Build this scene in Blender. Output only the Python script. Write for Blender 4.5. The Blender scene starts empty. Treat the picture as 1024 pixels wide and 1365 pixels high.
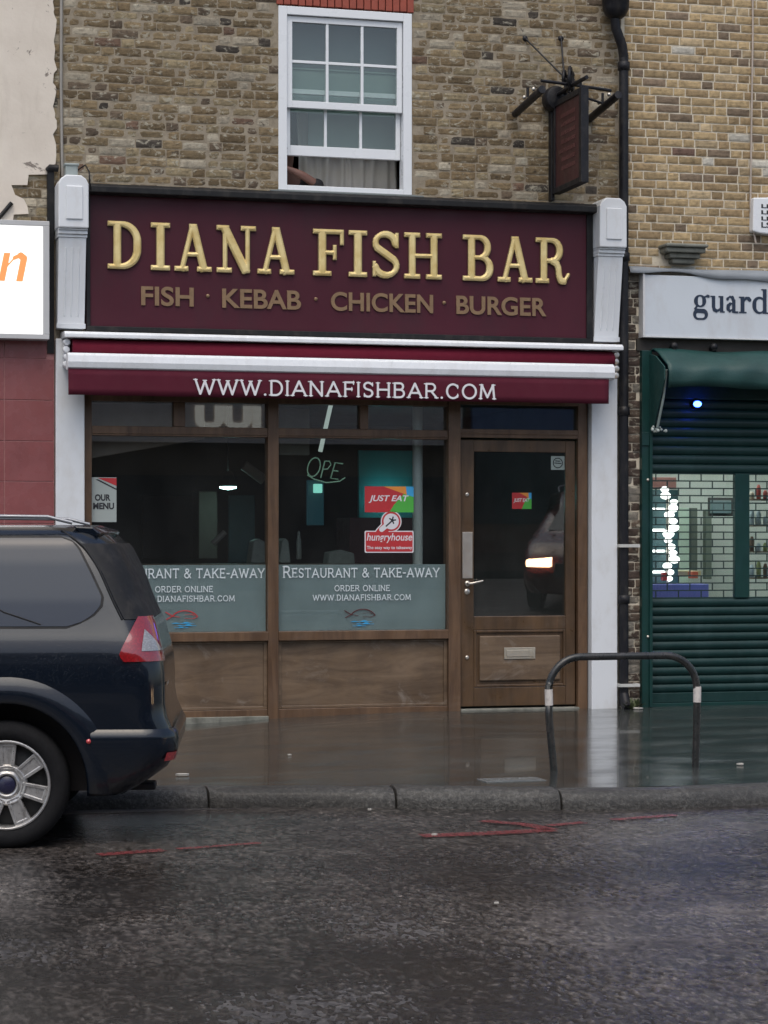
import bpy, bmesh, math, random
import numpy as np
from mathutils import Vector, Matrix, noise
random.seed(7); rs = np.random.RandomState(11)
S = bpy.context.scene; C = S.collection; PI = math.pi
# ------------------------------------------------------------------ camera, sky, sun, exposure
F = 3000.0; TH = math.atan(3/11); CZ = 1.47
cam = bpy.data.objects.new('camera', bpy.data.cameras.new('camera')); C.objects.link(cam); S.camera = cam
cam.location = (-5.0597, -18.5524, CZ); cam.rotation_euler = (PI/2, 0, -TH)
cam.data.sensor_fit = 'VERTICAL'; cam.data.sensor_height = 36; cam.data.lens = 36*F/1365
cam.data.shift_y = (720-682.5)/1365; cam.data.clip_end = 400
w = bpy.data.worlds.new('World'); S.world = w; w.use_nodes = True
nt = w.node_tree; bg = nt.nodes['Background']; sky = nt.nodes.new('ShaderNodeTexSky')
sky.sky_type = 'NISHITA'; sky.sun_disc = False; sky.sun_elevation = math.radians(62); sky.sun_rotation = math.radians(200)
sky.air_density = 1.0; sky.dust_density = 3.5; sky.ozone_density = 0.3
nt.links.new(sky.outputs[0], bg.inputs[0]); bg.inputs[1].default_value = 0.13
sl = bpy.data.lights.new('sun', 'SUN'); sl.energy = 0.85; sl.angle = math.radians(60); sl.color = (.98, 1, .93)
so = bpy.data.objects.new('sun', sl); C.objects.link(so)
so.rotation_euler = Vector((math.sin(math.radians(200))*math.cos(math.radians(62)), math.cos(math.radians(200))*math.cos(math.radians(62)), math.sin(math.radians(62)))).to_track_quat('Z', 'Y').to_euler()
S.view_settings.view_transform = 'Standard'; S.view_settings.look = 'None'; S.view_settings.gamma = 1
S.view_settings.exposure = 0.50
# ------------------------------------------------------------------ helpers
def lin(c): return tuple(((v/255)/12.92 if v/255 <= .04045 else ((v/255+.055)/1.055)**2.4) for v in c)
def A(r, g, b, k=.66): return tuple(min(.85, v/k) for v in lin((r, g, b)))
class N:
    def __init__(s, name):
        s.m = bpy.data.materials.new(name); s.m.use_nodes = True; s.t = s.m.node_tree
        s.b = s.t.nodes['Principled BSDF']; s.o = s.t.nodes['Material Output']; s.co = None
    def n(s, ty, **kw):
        x = s.t.nodes.new('ShaderNode'+ty)
        for k, v in kw.items():
            if k.startswith('i_'): x.inputs[k[2:].replace('_', ' ')].default_value = v
            else: setattr(x, k, v)
        return x
    def l(s, a, b): s.t.links.new(a, b)
    def coord(s, scale=(1, 1, 1)):
        if s.co is None: s.co = s.n('TexCoord')
        mp = s.n('Mapping'); s.l(s.co.outputs['Object'], mp.inputs[0]); mp.inputs['Scale'].default_value = scale
        return mp.outputs[0]
    def noise(s, sc, det=4, rough=.55, scale=(1, 1, 1), dist=0):
        x = s.n('TexNoise'); s.l(s.coord(scale), x.inputs['Vector'])
        x.inputs['Scale'].default_value = sc; x.inputs['Detail'].default_value = det
        x.inputs['Roughness'].default_value = rough; x.inputs['Distortion'].default_value = dist
        return x.outputs['Fac']
    def ramp(s, fac, stops):
        x = s.n('ValToRGB'); e = x.color_ramp.elements
        while len(e) < len(stops): e.new(.5)
        for i, (p, c) in enumerate(stops):
            e[i].position = p; e[i].color = (*c, 1) if isinstance(c, tuple) else (c, c, c, 1)
        s.l(fac, x.inputs[0]); return x.outputs[0]
    def rng(s, fac, a, b, c, d):
        x = s.n('MapRange'); s.l(fac, x.inputs[0])
        for i, v in zip((1, 2, 3, 4), (a, b, c, d)): x.inputs[i].default_value = v
        return x.outputs[0]
    def mix(s, fac, a, b, bt='MIX'):
        x = s.n('Mix', data_type='RGBA', blend_type=bt)
        for v, i in ((fac, 0), (a, 6), (b, 7)):
            if isinstance(v, bpy.types.NodeSocket): s.l(v, x.inputs[i])
            elif isinstance(v, tuple): x.inputs[i].default_value = (*v, 1)
            else: x.inputs[i].default_value = v
        return x.outputs[2]
    def math(s, op, a, b=0):
        x = s.n('Math', operation=op)
        for v, i in ((a, 0), (b, 1)):
            if isinstance(v, bpy.types.NodeSocket): s.l(v, x.inputs[i])
            else: x.inputs[i].default_value = v
        return x.outputs[0]
    def bump(s, h, strength, dist=.01):
        x = s.n('Bump', i_Strength=strength, i_Distance=dist); s.l(h, x.inputs['Height'])
        s.l(x.outputs[0], s.b.inputs['Normal']); return x
    def set(s, **kw):
        for k, v in kw.items():
            i = s.b.inputs[{'base': 'Base Color', 'rough': 'Roughness', 'metal': 'Metallic', 'spec': 'Specular IOR Level', 'coat': 'Coat Weight', 'coatr': 'Coat Roughness', 'emit': 'Emission Color', 'es': 'Emission Strength'}[k]]
            if isinstance(v, bpy.types.NodeSocket): s.l(v, i)
            else: i.default_value = (*v, 1) if isinstance(v, tuple) else v
        return s
def pm(name, base, rough=.5, var=.25, vs=6, spec=.5, metal=0, bump=.15, bs=60, coat=0, dirt=None, scale=(1, 1, 1)):
    q = N(name); f = q.noise(vs, 5, .6, scale)
    col = q.mix(f, tuple(c*(1-var) for c in base), tuple(min(1, c*(1+var)) for c in base))
    if dirt:
        g = q.noise(vs*1.7, 6, .65, (1, 1, .5)); col = q.mix(q.rng(g, .5, .72, 0, .6), col, dirt)
    q.set(base=col, rough=q.rng(q.noise(vs*3), .3, .7, max(.02, rough-.08), min(1, rough+.1)), spec=spec, metal=metal, coat=coat, coatr=.08)
    if bump: q.bump(q.noise(bs, 3), bump, .004)
    return q.m
def emit(name, col, st, base=(.1, .1, .1)):
    q = N(name); q.set(base=base, emit=col, es=st, rough=.4); return q.m
class MB:
    """collects geometry for ONE mesh"""
    def __init__(s): s.v = []; s.f = []; s.c = []; s.mi = []; s.sm = []
    def add(s, vs, fs, col=None, mi=0, smooth=False):
        o = len(s.v); s.v += [tuple(p) for p in vs]
        for f in fs: s.f.append(tuple(i+o for i in f)); s.c.append(col or (1, 1, 1)); s.mi.append(mi); s.sm.append(smooth)
        return s
    def box(s, x0, x1, y0, y1, z0, z1, mi=0, M=None):
        vs = [Vector((x, y, z)) for x in (x0, x1) for y in (y0, y1) for z in (z0, z1)]
        if M: vs = [M @ p for p in vs]
        return s.add(vs, [(0, 1, 3, 2), (4, 6, 7, 5), (0, 4, 5, 1), (2, 3, 7, 6), (0, 2, 6, 4), (1, 5, 7, 3)], mi=mi)
    def prism(s, poly, y0, y1, mi=0, axis='y', smooth=False):
        n = len(poly)
        if axis == 'y': vs = [(a, y0, b) for a, b in poly]+[(a, y1, b) for a, b in poly]
        elif axis == 'x': vs = [(y0, a, b) for a, b in poly]+[(y1, a, b) for a, b in poly]
        else: vs = [(a, b, y0) for a, b in poly]+[(a, b, y1) for a, b in poly]
        s.add(vs, [tuple(range(n)), tuple(range(2*n-1, n-1, -1))], mi=mi)
        o = len(s.v)-2*n
        for i in range(n):
            j = (i+1) % n; s.f.append((o+i, o+n+i, o+n+j, o+j)); s.c.append((1, 1, 1)); s.mi.append(mi); s.sm.append(smooth)
        return s
    def tube(s, pts, r, n=12, cap=True, mi=0):
        pts = [Vector(p) for p in pts]; vs = []; rr = r if isinstance(r, (list, tuple)) else [r]*len(pts)
        up = None
        for i, p in enumerate(pts):
            d = (pts[min(i+1, len(pts)-1)]-pts[max(i-1, 0)]).normalized()
            if up is None: up = d.orthogonal().normalized()
            up = (up-d*up.dot(d)).normalized(); q = d.cross(up)
            for k in range(n):
                a = 2*PI*k/n; vs.append(p+(up*math.cos(a)+q*math.sin(a))*rr[i])
        fs = [(i*n+k, i*n+(k+1) % n, (i+1)*n+(k+1) % n, (i+1)*n+k) for i in range(len(pts)-1) for k in range(n)]
        s.add(vs, fs, mi=mi, smooth=True)
        if cap: s.add(vs[:n], [tuple(range(n-1, -1, -1))], mi=mi); s.add(vs[-n:], [tuple(range(n))], mi=mi)
        return s
    def lathe(s, prof, cx, cy, cz, axis='y', n=48, mi=0):
        vs = []
        for r, h in prof:
            for k in range(n):
                a = 2*PI*k/n; u, v_ = r*math.cos(a), r*math.sin(a)
                vs.append((cx+u, cy+h, cz+v_) if axis == 'y' else (cx+u, cy+v_, cz+h))
        fs = [(i*n+k, i*n+(k+1) % n, (i+1)*n+(k+1) % n, (i+1)*n+k) for i in range(len(prof)-1) for k in range(n)]
        return s.add(vs, fs, mi=mi, smooth=True)
    def sphere(s, c, r, n=12, mi=0, sz=1):
        prof = [(r*math.sin(PI*i/n), -r*sz*math.cos(PI*i/n)) for i in range(n+1)]
        return s.lathe([(max(a, 1e-4), b) for a, b in prof], *c, axis='z', n=n*2, mi=mi)
def origin(o):
    v = Vector((0, 0, 0))
    while o: v = v+Vector(o.location); o = o.parent
    return v
def link(name, me, mats, parent=None):
    o = bpy.data.objects.new(name, me); C.objects.link(o)
    if len(me.materials): me.materials.clear()
    for m in (mats if isinstance(mats, (list, tuple)) else [mats]): me.materials.append(m)
    if parent:
        me.transform(Matrix.Translation(-origin(parent))); o.parent = parent
    return o
def ob(name, mb, mats, parent=None, bevel=0, label=None, seg=2, recalc=True):
    me = bpy.data.meshes.new(name); me.from_pydata(mb.v, [], mb.f)
    me.polygons.foreach_set('material_index', mb.mi); me.polygons.foreach_set('use_smooth', mb.sm)
    if any(c != (1, 1, 1) for c in mb.c):
        at = me.color_attributes.new('col', 'FLOAT_COLOR', 'CORNER'); d = np.ones((len(me.loops), 4), 'f')
        ls = np.array([len(f) for f in mb.f]); d[:, :3] = np.repeat(np.array(mb.c, 'f'), ls, 0)
        at.data.foreach_set('color', d.ravel())
    if recalc:
        bm = bmesh.new(); bm.from_mesh(me); bmesh.ops.recalc_face_normals(bm, faces=bm.faces); bm.to_mesh(me); bm.free()
    me.update(); o = link(name, me, mats, parent)
    if bevel:
        b = o.modifiers.new('bevel', 'BEVEL'); b.width = bevel; b.segments = seg; b.limit_method = 'ANGLE'; b.angle_limit = math.radians(40)
    if label: o['label'] = label
    return o
def tag(o, label, cat, group=None, kind=None):
    if kind: o['kind'] = kind
    o['label'] = label; o['category'] = cat
    if group: o['group'] = group
    return o
def thing(name, label, cat, loc=(0, 0, 0), group=None):
    o = bpy.data.objects.new(name, None); C.objects.link(o); o.location = loc; o.empty_display_size = .2
    return tag(o, label, cat, group)
def struct(name, mb, m, **k):
    o = ob(name, mb, m, **k); o['kind'] = 'structure'; return o
def copy_tree(o, parent=None):
    c = o.copy(); C.objects.link(c); c.parent = parent
    for ch in list(o.children): copy_tree(ch, c)
    return c
# ---- lettering from signed distance fields
GC = {}
def seg(X, Z, a, b, r, butt=False):
    ax, az = a; bx, bz = b; dx, dz = bx-ax, bz-az; L = math.hypot(dx, dz) or 1e-6; dx /= L; dz /= L
    u = (X-ax)*dx+(Z-az)*dz; v = -(X-ax)*dz+(Z-az)*dx
    if butt: return np.maximum(np.abs(u-L/2)-L/2, np.abs(v)-r)
    return np.hypot(u-np.clip(u, 0, L), v)-r
def rbox(X, Z, x0, x1, z0, z1, r):
    r = min(r, (x1-x0)/2, (z1-z0)/2); qx = np.abs(X-(x0+x1)/2)-(x1-x0)/2+r; qz = np.abs(Z-(z0+z1)/2)-(z1-z0)/2+r
    return np.hypot(np.maximum(qx, 0), np.maximum(qz, 0))+np.minimum(np.maximum(qx, qz), 0)-r
def arc(cx, cz, rx, rz, a0, a1, n=14):
    return [(cx+rx*math.cos(math.radians(a0+(a1-a0)*i/n)), cz+rz*math.sin(math.radians(a0+(a1-a0)*i/n))) for i in range(n+1)]
def contours(fn, x0, x1, z0, z1, res=90):
    nx = int((x1-x0)*res)+2; nz = int((z1-z0)*res)+2
    gx = np.linspace(x0, x1, nx); gz = np.linspace(z0, z1, nz); X, Z = np.meshgrid(gx, gz, indexing='ij'); D = fn(X, Z)+1e-7
    nxt = {}
    def ip(i, j, k, l):
        a, b = D[i, j], D[k, l]; t = a/(a-b); return (gx[i]+(gx[k]-gx[i])*t, gz[j]+(gz[l]-gz[j])*t)
    ins = D < 0; cell = ins[:-1, :-1].astype(int)+ins[1:, :-1]*2+ins[1:, 1:]*4+ins[:-1, 1:]*8
    T = {1: [(3, 0)], 2: [(0, 1)], 3: [(3, 1)], 4: [(1, 2)], 5: [(3, 2), (1, 0)], 6: [(0, 2)], 7: [(3, 2)], 8: [(2, 3)], 9: [(2, 0)], 10: [(0, 3), (2, 1)], 11: [(2, 1)], 12: [(1, 3)], 13: [(1, 0)], 14: [(0, 3)]}
    P = {}
    for i, j in zip(*np.nonzero((cell > 0) & (cell < 15))):
        e = {0: ('h', i, j), 1: ('v', i+1, j), 2: ('h', i, j+1), 3: ('v', i, j)}
        for a, b in T[int(cell[i, j])]:
            for q in (a, b):
                k = e[q]
                if k not in P: P[k] = ip(k[1], k[2], k[1]+1, k[2]) if k[0] == 'h' else ip(k[1], k[2], k[1], k[2]+1)
            nxt[e[a]] = e[b]
    out = []
    while nxt:
        k0 = next(iter(nxt)); k = k0; loop = []
        while k in nxt: loop.append(P[k]); k = nxt.pop(k)
        if len(loop) > 3: out.append(loop)
    return out
def glyph_mesh(items, extr, bev=0.0):
    """items: list of (loops, sx, sz, ox, oz); returns mesh in XZ plane facing -Y, depth extr (front at -extr)"""
    cu = bpy.data.curves.new('t', 'CURVE'); cu.dimensions = '2D'; cu.fill_mode = 'BOTH'
    cu.extrude = max(extr/2-bev, .0004); cu.bevel_depth = bev; cu.bevel_resolution = 0; cu.offset = -bev
    for loops, sx, sz, ox, oz in items:
        for lp in loops:
            sp = cu.splines.new('POLY'); sp.points.add(len(lp)-1)
            for p, (a, b) in zip(sp.points, lp): p.co = (ox+a*sx, oz+b*sz, 0, 1)
            sp.use_cyclic_u = True
    return cu2me(cu, extr)
def cu2me(cu, extr):
    t = bpy.data.objects.new('t', cu); C.objects.link(t); bpy.context.view_layer.update()
    me = bpy.data.meshes.new_from_object(t.evaluated_get(bpy.context.evaluated_depsgraph_get()))
    bpy.data.objects.remove(t); me.transform(Matrix.Rotation(PI/2, 4, 'X')); me.transform(Matrix.Translation((0, -extr/2, 0)))
    me.polygons.foreach_set('use_smooth', [False]*len(me.polygons)); return me
def put(me, y): me.transform(Matrix.Translation((0, y, 0))); return me
def wordmesh(s, x0, x1, z0, z1, y, extr=.002, off=0.0, shear=0, space=1.0):
    """built-in font text stretched to the given rectangle on a wall plane y"""
    cu = bpy.data.curves.new('t', 'FONT'); cu.body = s; cu.extrude = .001; cu.offset = off; cu.shear = shear; cu.space_character = space
    t = bpy.data.objects.new('t', cu); C.objects.link(t); bpy.context.view_layer.update()
    me = bpy.data.meshes.new_from_object(t.evaluated_get(bpy.context.evaluated_depsgraph_get())); bpy.data.objects.remove(t)
    co = np.empty(len(me.vertices)*3); me.vertices.foreach_get('co', co); co = co.reshape(-1, 3)
    a, b = co.min(0), co.max(0); n = np.empty_like(co)
    n[:, 0] = x0+(co[:, 0]-a[0])/(b[0]-a[0])*(x1-x0); n[:, 2] = z0+(co[:, 1]-a[1])/(b[1]-a[1])*(z1-z0)
    n[:, 1] = y-extr+(co[:, 2] < 0)*extr
    me.vertices.foreach_set('co', n.ravel()); me.update(); return me
def join_meshes(ms):
    v = []; f = []
    for m in ms:
        o = len(v); v += [tuple(p.co) for p in m.vertices]; f += [tuple(i+o for i in p.vertices) for p in m.polygons]
    me = bpy.data.meshes.new('j'); me.from_pydata(v, [], f); me.update(); return me
# engraved-style wide capitals: strokes with small spurs
R_ = .072
def copper(ch):
    if ch in GC: return GC[ch]
    r = R_; t = []; sf = []   # strokes, serifs (x,z,dir)
    E = lambda *a: t.append(list(a))
    if ch == 'I': wd = .3; E((.15, 0), (.15, 1)); sf = [(.15, 0, 'h'), (.15, 1, 'h')]
    elif ch == 'D': wd = .95; E((.15, 0), (.15, 1)); t.append([(.15, 1), (.4, 1)]+arc(.42, .5, .44, .5, 90, -90)+[(.15, 0)]); sf = [(.12, 0, 'h'), (.12, 1, 'h')]
    elif ch == 'A': wd = 1.05; E((.08, 0), (.52, 1)); E((.52, 1), (.97, 0)); E((.26, .33), (.78, .33)); sf = [(.08, 0, 'h'), (.97, 0, 'h')]
    elif ch == 'N': wd = 1.05; E((.15, 0), (.15, 1)); E((.15, 1), (.9, 0)); E((.9, 0), (.9, 1)); sf = [(.15, 0, 'h'), (.1, 1, 'h'), (.9, 1, 'h')]
    elif ch == 'F': wd = .78; E((.15, 0), (.15, 1)); E((.15, 1), (.72, 1)); E((.15, .52), (.6, .52)); sf = [(.15, 0, 'h'), (.12, 1, 'h'), (.72, .97, 'v'), (.6, .52, 'v')]
    elif ch == 'S': wd = .8; t.append([(.68, .86)]+arc(.4, .76, .27, .24, 40, 262, 12)[1:]+arc(.4, .25, .29, .25, 85, -145, 12)); sf = [(.7, .88, 'v'), (.14, .12, 'v')]
    elif ch == 'H': wd = 1.05; E((.15, 0), (.15, 1)); E((.9, 0), (.9, 1)); E((.15, .52), (.9, .52)); sf = [(.15, 0, 'h'), (.15, 1, 'h'), (.9, 0, 'h'), (.9, 1, 'h')]
    elif ch == 'B': wd = .9; E((.15, 0), (.15, 1)); t.append([(.15, 1), (.5, 1)]+arc(.5, .77, .22, .23, 90, -90, 10)+[(.15, .54)]); t.append([(.5, .54)]+arc(.5, .27, .28, .27, 90, -90, 10)+[(.15, 0)]); sf = [(.12, 0, 'h'), (.12, 1, 'h')]
    elif ch == 'R': wd = .95; E((.15, 0), (.15, 1)); t.append([(.15, 1), (.5, 1)]+arc(.5, .74, .25, .26, 90, -90, 10)+[(.15, .48)]); E((.48, .48), (.86, 0)); sf = [(.15, 0, 'h'), (.12, 1, 'h'), (.86, 0, 'h')]
    elif ch == 'C': wd = 1.0; t.append(arc(.52, .5, .42, .5, 40, 320, 20)); sf = [(.85, .82, 'v'), (.85, .18, 'v')]
    elif ch == 'O': wd = 1.1; t.append(arc(.55, .5, .46, .5, 0, 360, 28))
    elif ch == 'M': wd = 1.2; E((.12, 0), (.2, 1)); E((.2, 1), (.6, .1)); E((.6, .1), (1.0, 1)); E((1.0, 1), (1.08, 0)); sf = [(.12, 0, 'h'), (1.08, 0, 'h'), (.17, 1, 'h'), (1.03, 1, 'h')]
    elif ch == 'W': wd = 1.4; E((.08, 1), (.4, 0)); E((.4, 0), (.7, .9)); E((.7, .9), (1.0, 0)); E((1.0, 0), (1.32, 1)); sf = [(.08, 1, 'h'), (1.32, 1, 'h'), (.7, .95, 'h')]
    elif ch == '.': wd = .3; E((.15, .02), (.151, .02)); r = .085
    elif ch == 'E': wd = .82; E((.15, 0), (.15, 1)); E((.15, 1), (.72, 1)); E((.15, .52), (.6, .52)); E((.15, 0), (.75, 0)); sf = [(.1, 0, 'h'), (.1, 1, 'h'), (.72, .97, 'v'), (.75, .03, 'v'), (.6, .52, 'v')]
    elif ch == 'L': wd = .75; E((.15, 0), (.15, 1)); E((.15, 0), (.7, 0)); sf = [(.1, 0, 'h'), (.15, 1, 'h'), (.7, .03, 'v')]
    elif ch == 'T': wd = .9; E((.45, 0), (.45, 1)); E((.06, 1), (.84, 1)); sf = [(.45, 0, 'h'), (.06, .96, 'v'), (.84, .96, 'v')]
    elif ch == 'U': wd = 1.0; t.append([(.14, 1), (.14, .4)]+arc(.5, .38, .36, .38, 180, 360)+[(.86, 1)]); sf = [(.14, 1, 'h'), (.86, 1, 'h')]
    elif ch == 'K': wd = .98; E((.15, 0), (.15, 1)); E((.17, .42), (.82, 1)); E((.4, .62), (.88, 0)); sf = [(.15, 0, 'h'), (.15, 1, 'h'), (.82, 1, 'h'), (.88, 0, 'h')]
    elif ch == 'Y': wd = .95; E((.07, 1), (.47, .45)); E((.88, 1), (.47, .45)); E((.47, .45), (.47, 0)); sf = [(.07, 1, 'h'), (.88, 1, 'h'), (.47, 0, 'h')]
    elif ch == '-': wd = .5; E((.08, .45), (.42, .45))
    elif ch == '&': wd = 1.05; t.append([(.95, 0), (.3, .72)]+arc(.46, .8, .2, .2, 200, -20, 10)+[(.6, .68), (.3, .5)]+arc(.42, .26, .31, .27, 130, 300, 12)+[(.75, .2), (.92, .48)])
    def fn(X, Z):
        d = np.full_like(X, 9.)
        for s_ in t:
            for a, b in zip(s_, s_[1:]):
              if a != b: d = np.minimum(d, seg(X, Z, a, b, r))
        for x, z, k in sf:
            d = np.minimum(d, seg(X, Z, (x-.12, z), (x+.12, z), .035) if k == 'h' else seg(X, Z, (x, z-.12), (x, z+.12), .035))
        return d
    GC[ch] = (contours(fn, -.15, wd+.15, -.15, 1.15, 34), wd); return GC[ch]
def copper_mesh(s, x0, x1, z0, z1, y, extr=.002, big=()):
    """caps; indices in big are drawn 1.25x"""
    x = 0; it = []; 
    for i, ch in enumerate(s):
        if ch == ' ': x += .55; continue
        lp, wd = copper(ch); k = 1.25 if i in big else 1.0
        it.append((lp, k, k, x)); x += wd*k+.12
    W = x-.12; sx = (x1-x0)/W; sz = (z1-z0)
    return put(glyph_mesh([(lp, sx*k, sz*k, x0+o*sx, z0) for lp, k, _, o in it], extr), y)
def slab(ch):
    t, n, h = .088, .05, .055
    st = []; sf = []; ex = []; E = lambda a, b, r: st.append((a, b, r))
    def hs(x, z, l=.17): sf.append((x-l, x+l, z-h if z > .5 else z, z if z > .5 else z+2*h) if False else (x-l, x+l, (1-2*h) if z > .5 else 0, 1 if z > .5 else 2*h))
    if ch == 'I': wd = .4; E((.2, 0), (.2, 1), t); hs(.2, 0, .2); hs(.2, 1, .2)
    if ch == 'D':
        wd = .76; E((.22, 0), (.22, 1), t); hs(.18, 0, .18); hs(.18, 1, .18)
        ex.append(lambda X, Z: np.maximum(np.maximum(rbox(X, Z, -.3, .76, 0, 1, .42), -rbox(X, Z, -.3, .58, 2*n+.02, 1-2*n-.02, .3)), .2-X))
    if ch == 'A': wd = .84; E((.16, 0), (.42, 1), .06); E((.42, 1), (.68, 0), t); E((.25, .36), (.6, .36), n); hs(.16, 0, .16); hs(.68, 0, .17); sf.append((.33, .51, .9, 1.0))
    if ch == 'N': wd = .92; E((.2, 0), (.2, 1), .055); E((.16, 1), (.7, 0), .1); E((.72, 0), (.72, 1), .055); hs(.18, 0, .18); hs(.15, 1, .15); hs(.74, 1, .18)
    if ch == 'F': wd = .68; E((.2, 0), (.2, 1), t); hs(.2, 0, .2); hs(.2, 1, .2); E((.2, 1-h), (.66, 1-h), h); E((.625, 1), (.625, .66), .045); E((.2, .5), (.47, .5), n); E((.47, .34), (.47, .67), .042)
    if ch == 'H': wd = .94; E((.2, 0), (.2, 1), t); E((.74, 0), (.74, 1), t); E((.2, .5), (.74, .5), n); hs(.2, 0, .2); hs(.2, 1, .2); hs(.74, 0, .2); hs(.74, 1, .2)
    if ch == 'B':
        wd = .76; E((.22, 0), (.22, 1), t); hs(.16, 0, .16); hs(.16, 1, .16)
        ex.append(lambda X, Z: np.maximum(np.maximum(rbox(X, Z, -.2, .7, .46, 1, .26), -rbox(X, Z, -.2, .53, .56, .89, .15)), .2-X))
        ex.append(lambda X, Z: np.maximum(np.maximum(rbox(X, Z, -.2, .76, 0, .56, .27), -rbox(X, Z, -.2, .58, .11, .46, .16)), .2-X))
    if ch == 'R':
        wd = .88; E((.22, 0), (.22, 1), t); hs(.18, 0, .18); hs(.16, 1, .16)
        ex.append(lambda X, Z: np.maximum(np.maximum(rbox(X, Z, -.2, .72, .44, 1, .27), -rbox(X, Z, -.2, .54, .55, .89, .15)), .2-X))
        p = [(.44, .49), (.55, .44), (.6, .34), (.62, .16), (.66, .07), (.74, .045)]
        ex.append(lambda X, Z: np.minimum.reduce([seg(X, Z, a, b, .08) for a, b in zip(p, p[1:])]))
        ex.append(lambda X, Z: seg(X, Z, (.74, .03), (.86, .2), .045))
    if ch == 'S':
        wd = .78; p = [(.62, .74)]+arc(.37, .75, .24, .19, 10, 215, 12)[1:]+[(.38, .52)]+arc(.39, .26, .26, .2, 62, -170, 13)
        rr = [.05]+[.06+.025*abs(math.cos(i/26*PI*2)) for i in range(len(p))]
        ex.append(lambda X, Z: np.minimum.reduce([seg(X, Z, p[i], p[i+1], rr[i+1]) for i in range(len(p)-1)]))
        E((.66, .64), (.66, .98), .045); E((.1, .02), (.1, .36), .045)
    def fn(X, Z):
        d = np.full_like(X, 9.)
        for a, b, r in st: d = np.minimum(d, seg(X, Z, a, b, r, True))
        for a, b, c, e in sf: d = np.minimum(d, rbox(X, Z, a, b, c, e, .01))
        for q in ex: d = np.minimum(d, q(X, Z))
        return np.maximum(d, np.maximum(-.02-Z, Z-1.0) if ch not in 'S' else d-1)
    return contours(fn, -.1, wd+.12, -.1, 1.1, 80), wd, fn
def chisel(fn, x0, x1, z0, z1, sx, sz, ox, oz, y, h, k=.34, res=84):
    """ridged front of a carved letter, height grows with distance from the outline"""
    nx = int((x1-x0)*res)+2; nz = int((z1-z0)*res)+2; gx = np.linspace(x0, x1, nx); gz = np.linspace(z0, z1, nz)
    X, Z = np.meshgrid(gx, gz, indexing='ij'); D = fn(X, Z); e = 1e-3
    GX = (fn(X+e, Z)-fn(X-e, Z))/(2*e); GZ = (fn(X, Z+e)-fn(X, Z-e))/(2*e)
    out = D > -.004; X2 = X-np.where(out, GX*(D+.004), 0); Z2 = Z-np.where(out, GZ*(D+.004), 0); Dc = np.where(out, -.004, D)
    H = np.minimum(-Dc*k, h); ins = D < -.002; use = (ins[:-1, :-1].astype(int)+ins[1:, :-1]+ins[1:, 1:]+ins[:-1, 1:]) >= 3
    idx = -np.ones(D.shape, int); vs = []; fs = []
    for i, j in zip(*np.nonzero(use)):
        q = []
        for a, b in ((i, j), (i+1, j), (i+1, j+1), (i, j+1)):
            if idx[a, b] < 0: idx[a, b] = len(vs); vs.append((ox+X2[a, b]*sx, y-H[a, b], oz+Z2[a, b]*sz))
            q.append(int(idx[a, b]))
        fs.append(tuple(q))
    return vs, fs
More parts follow.
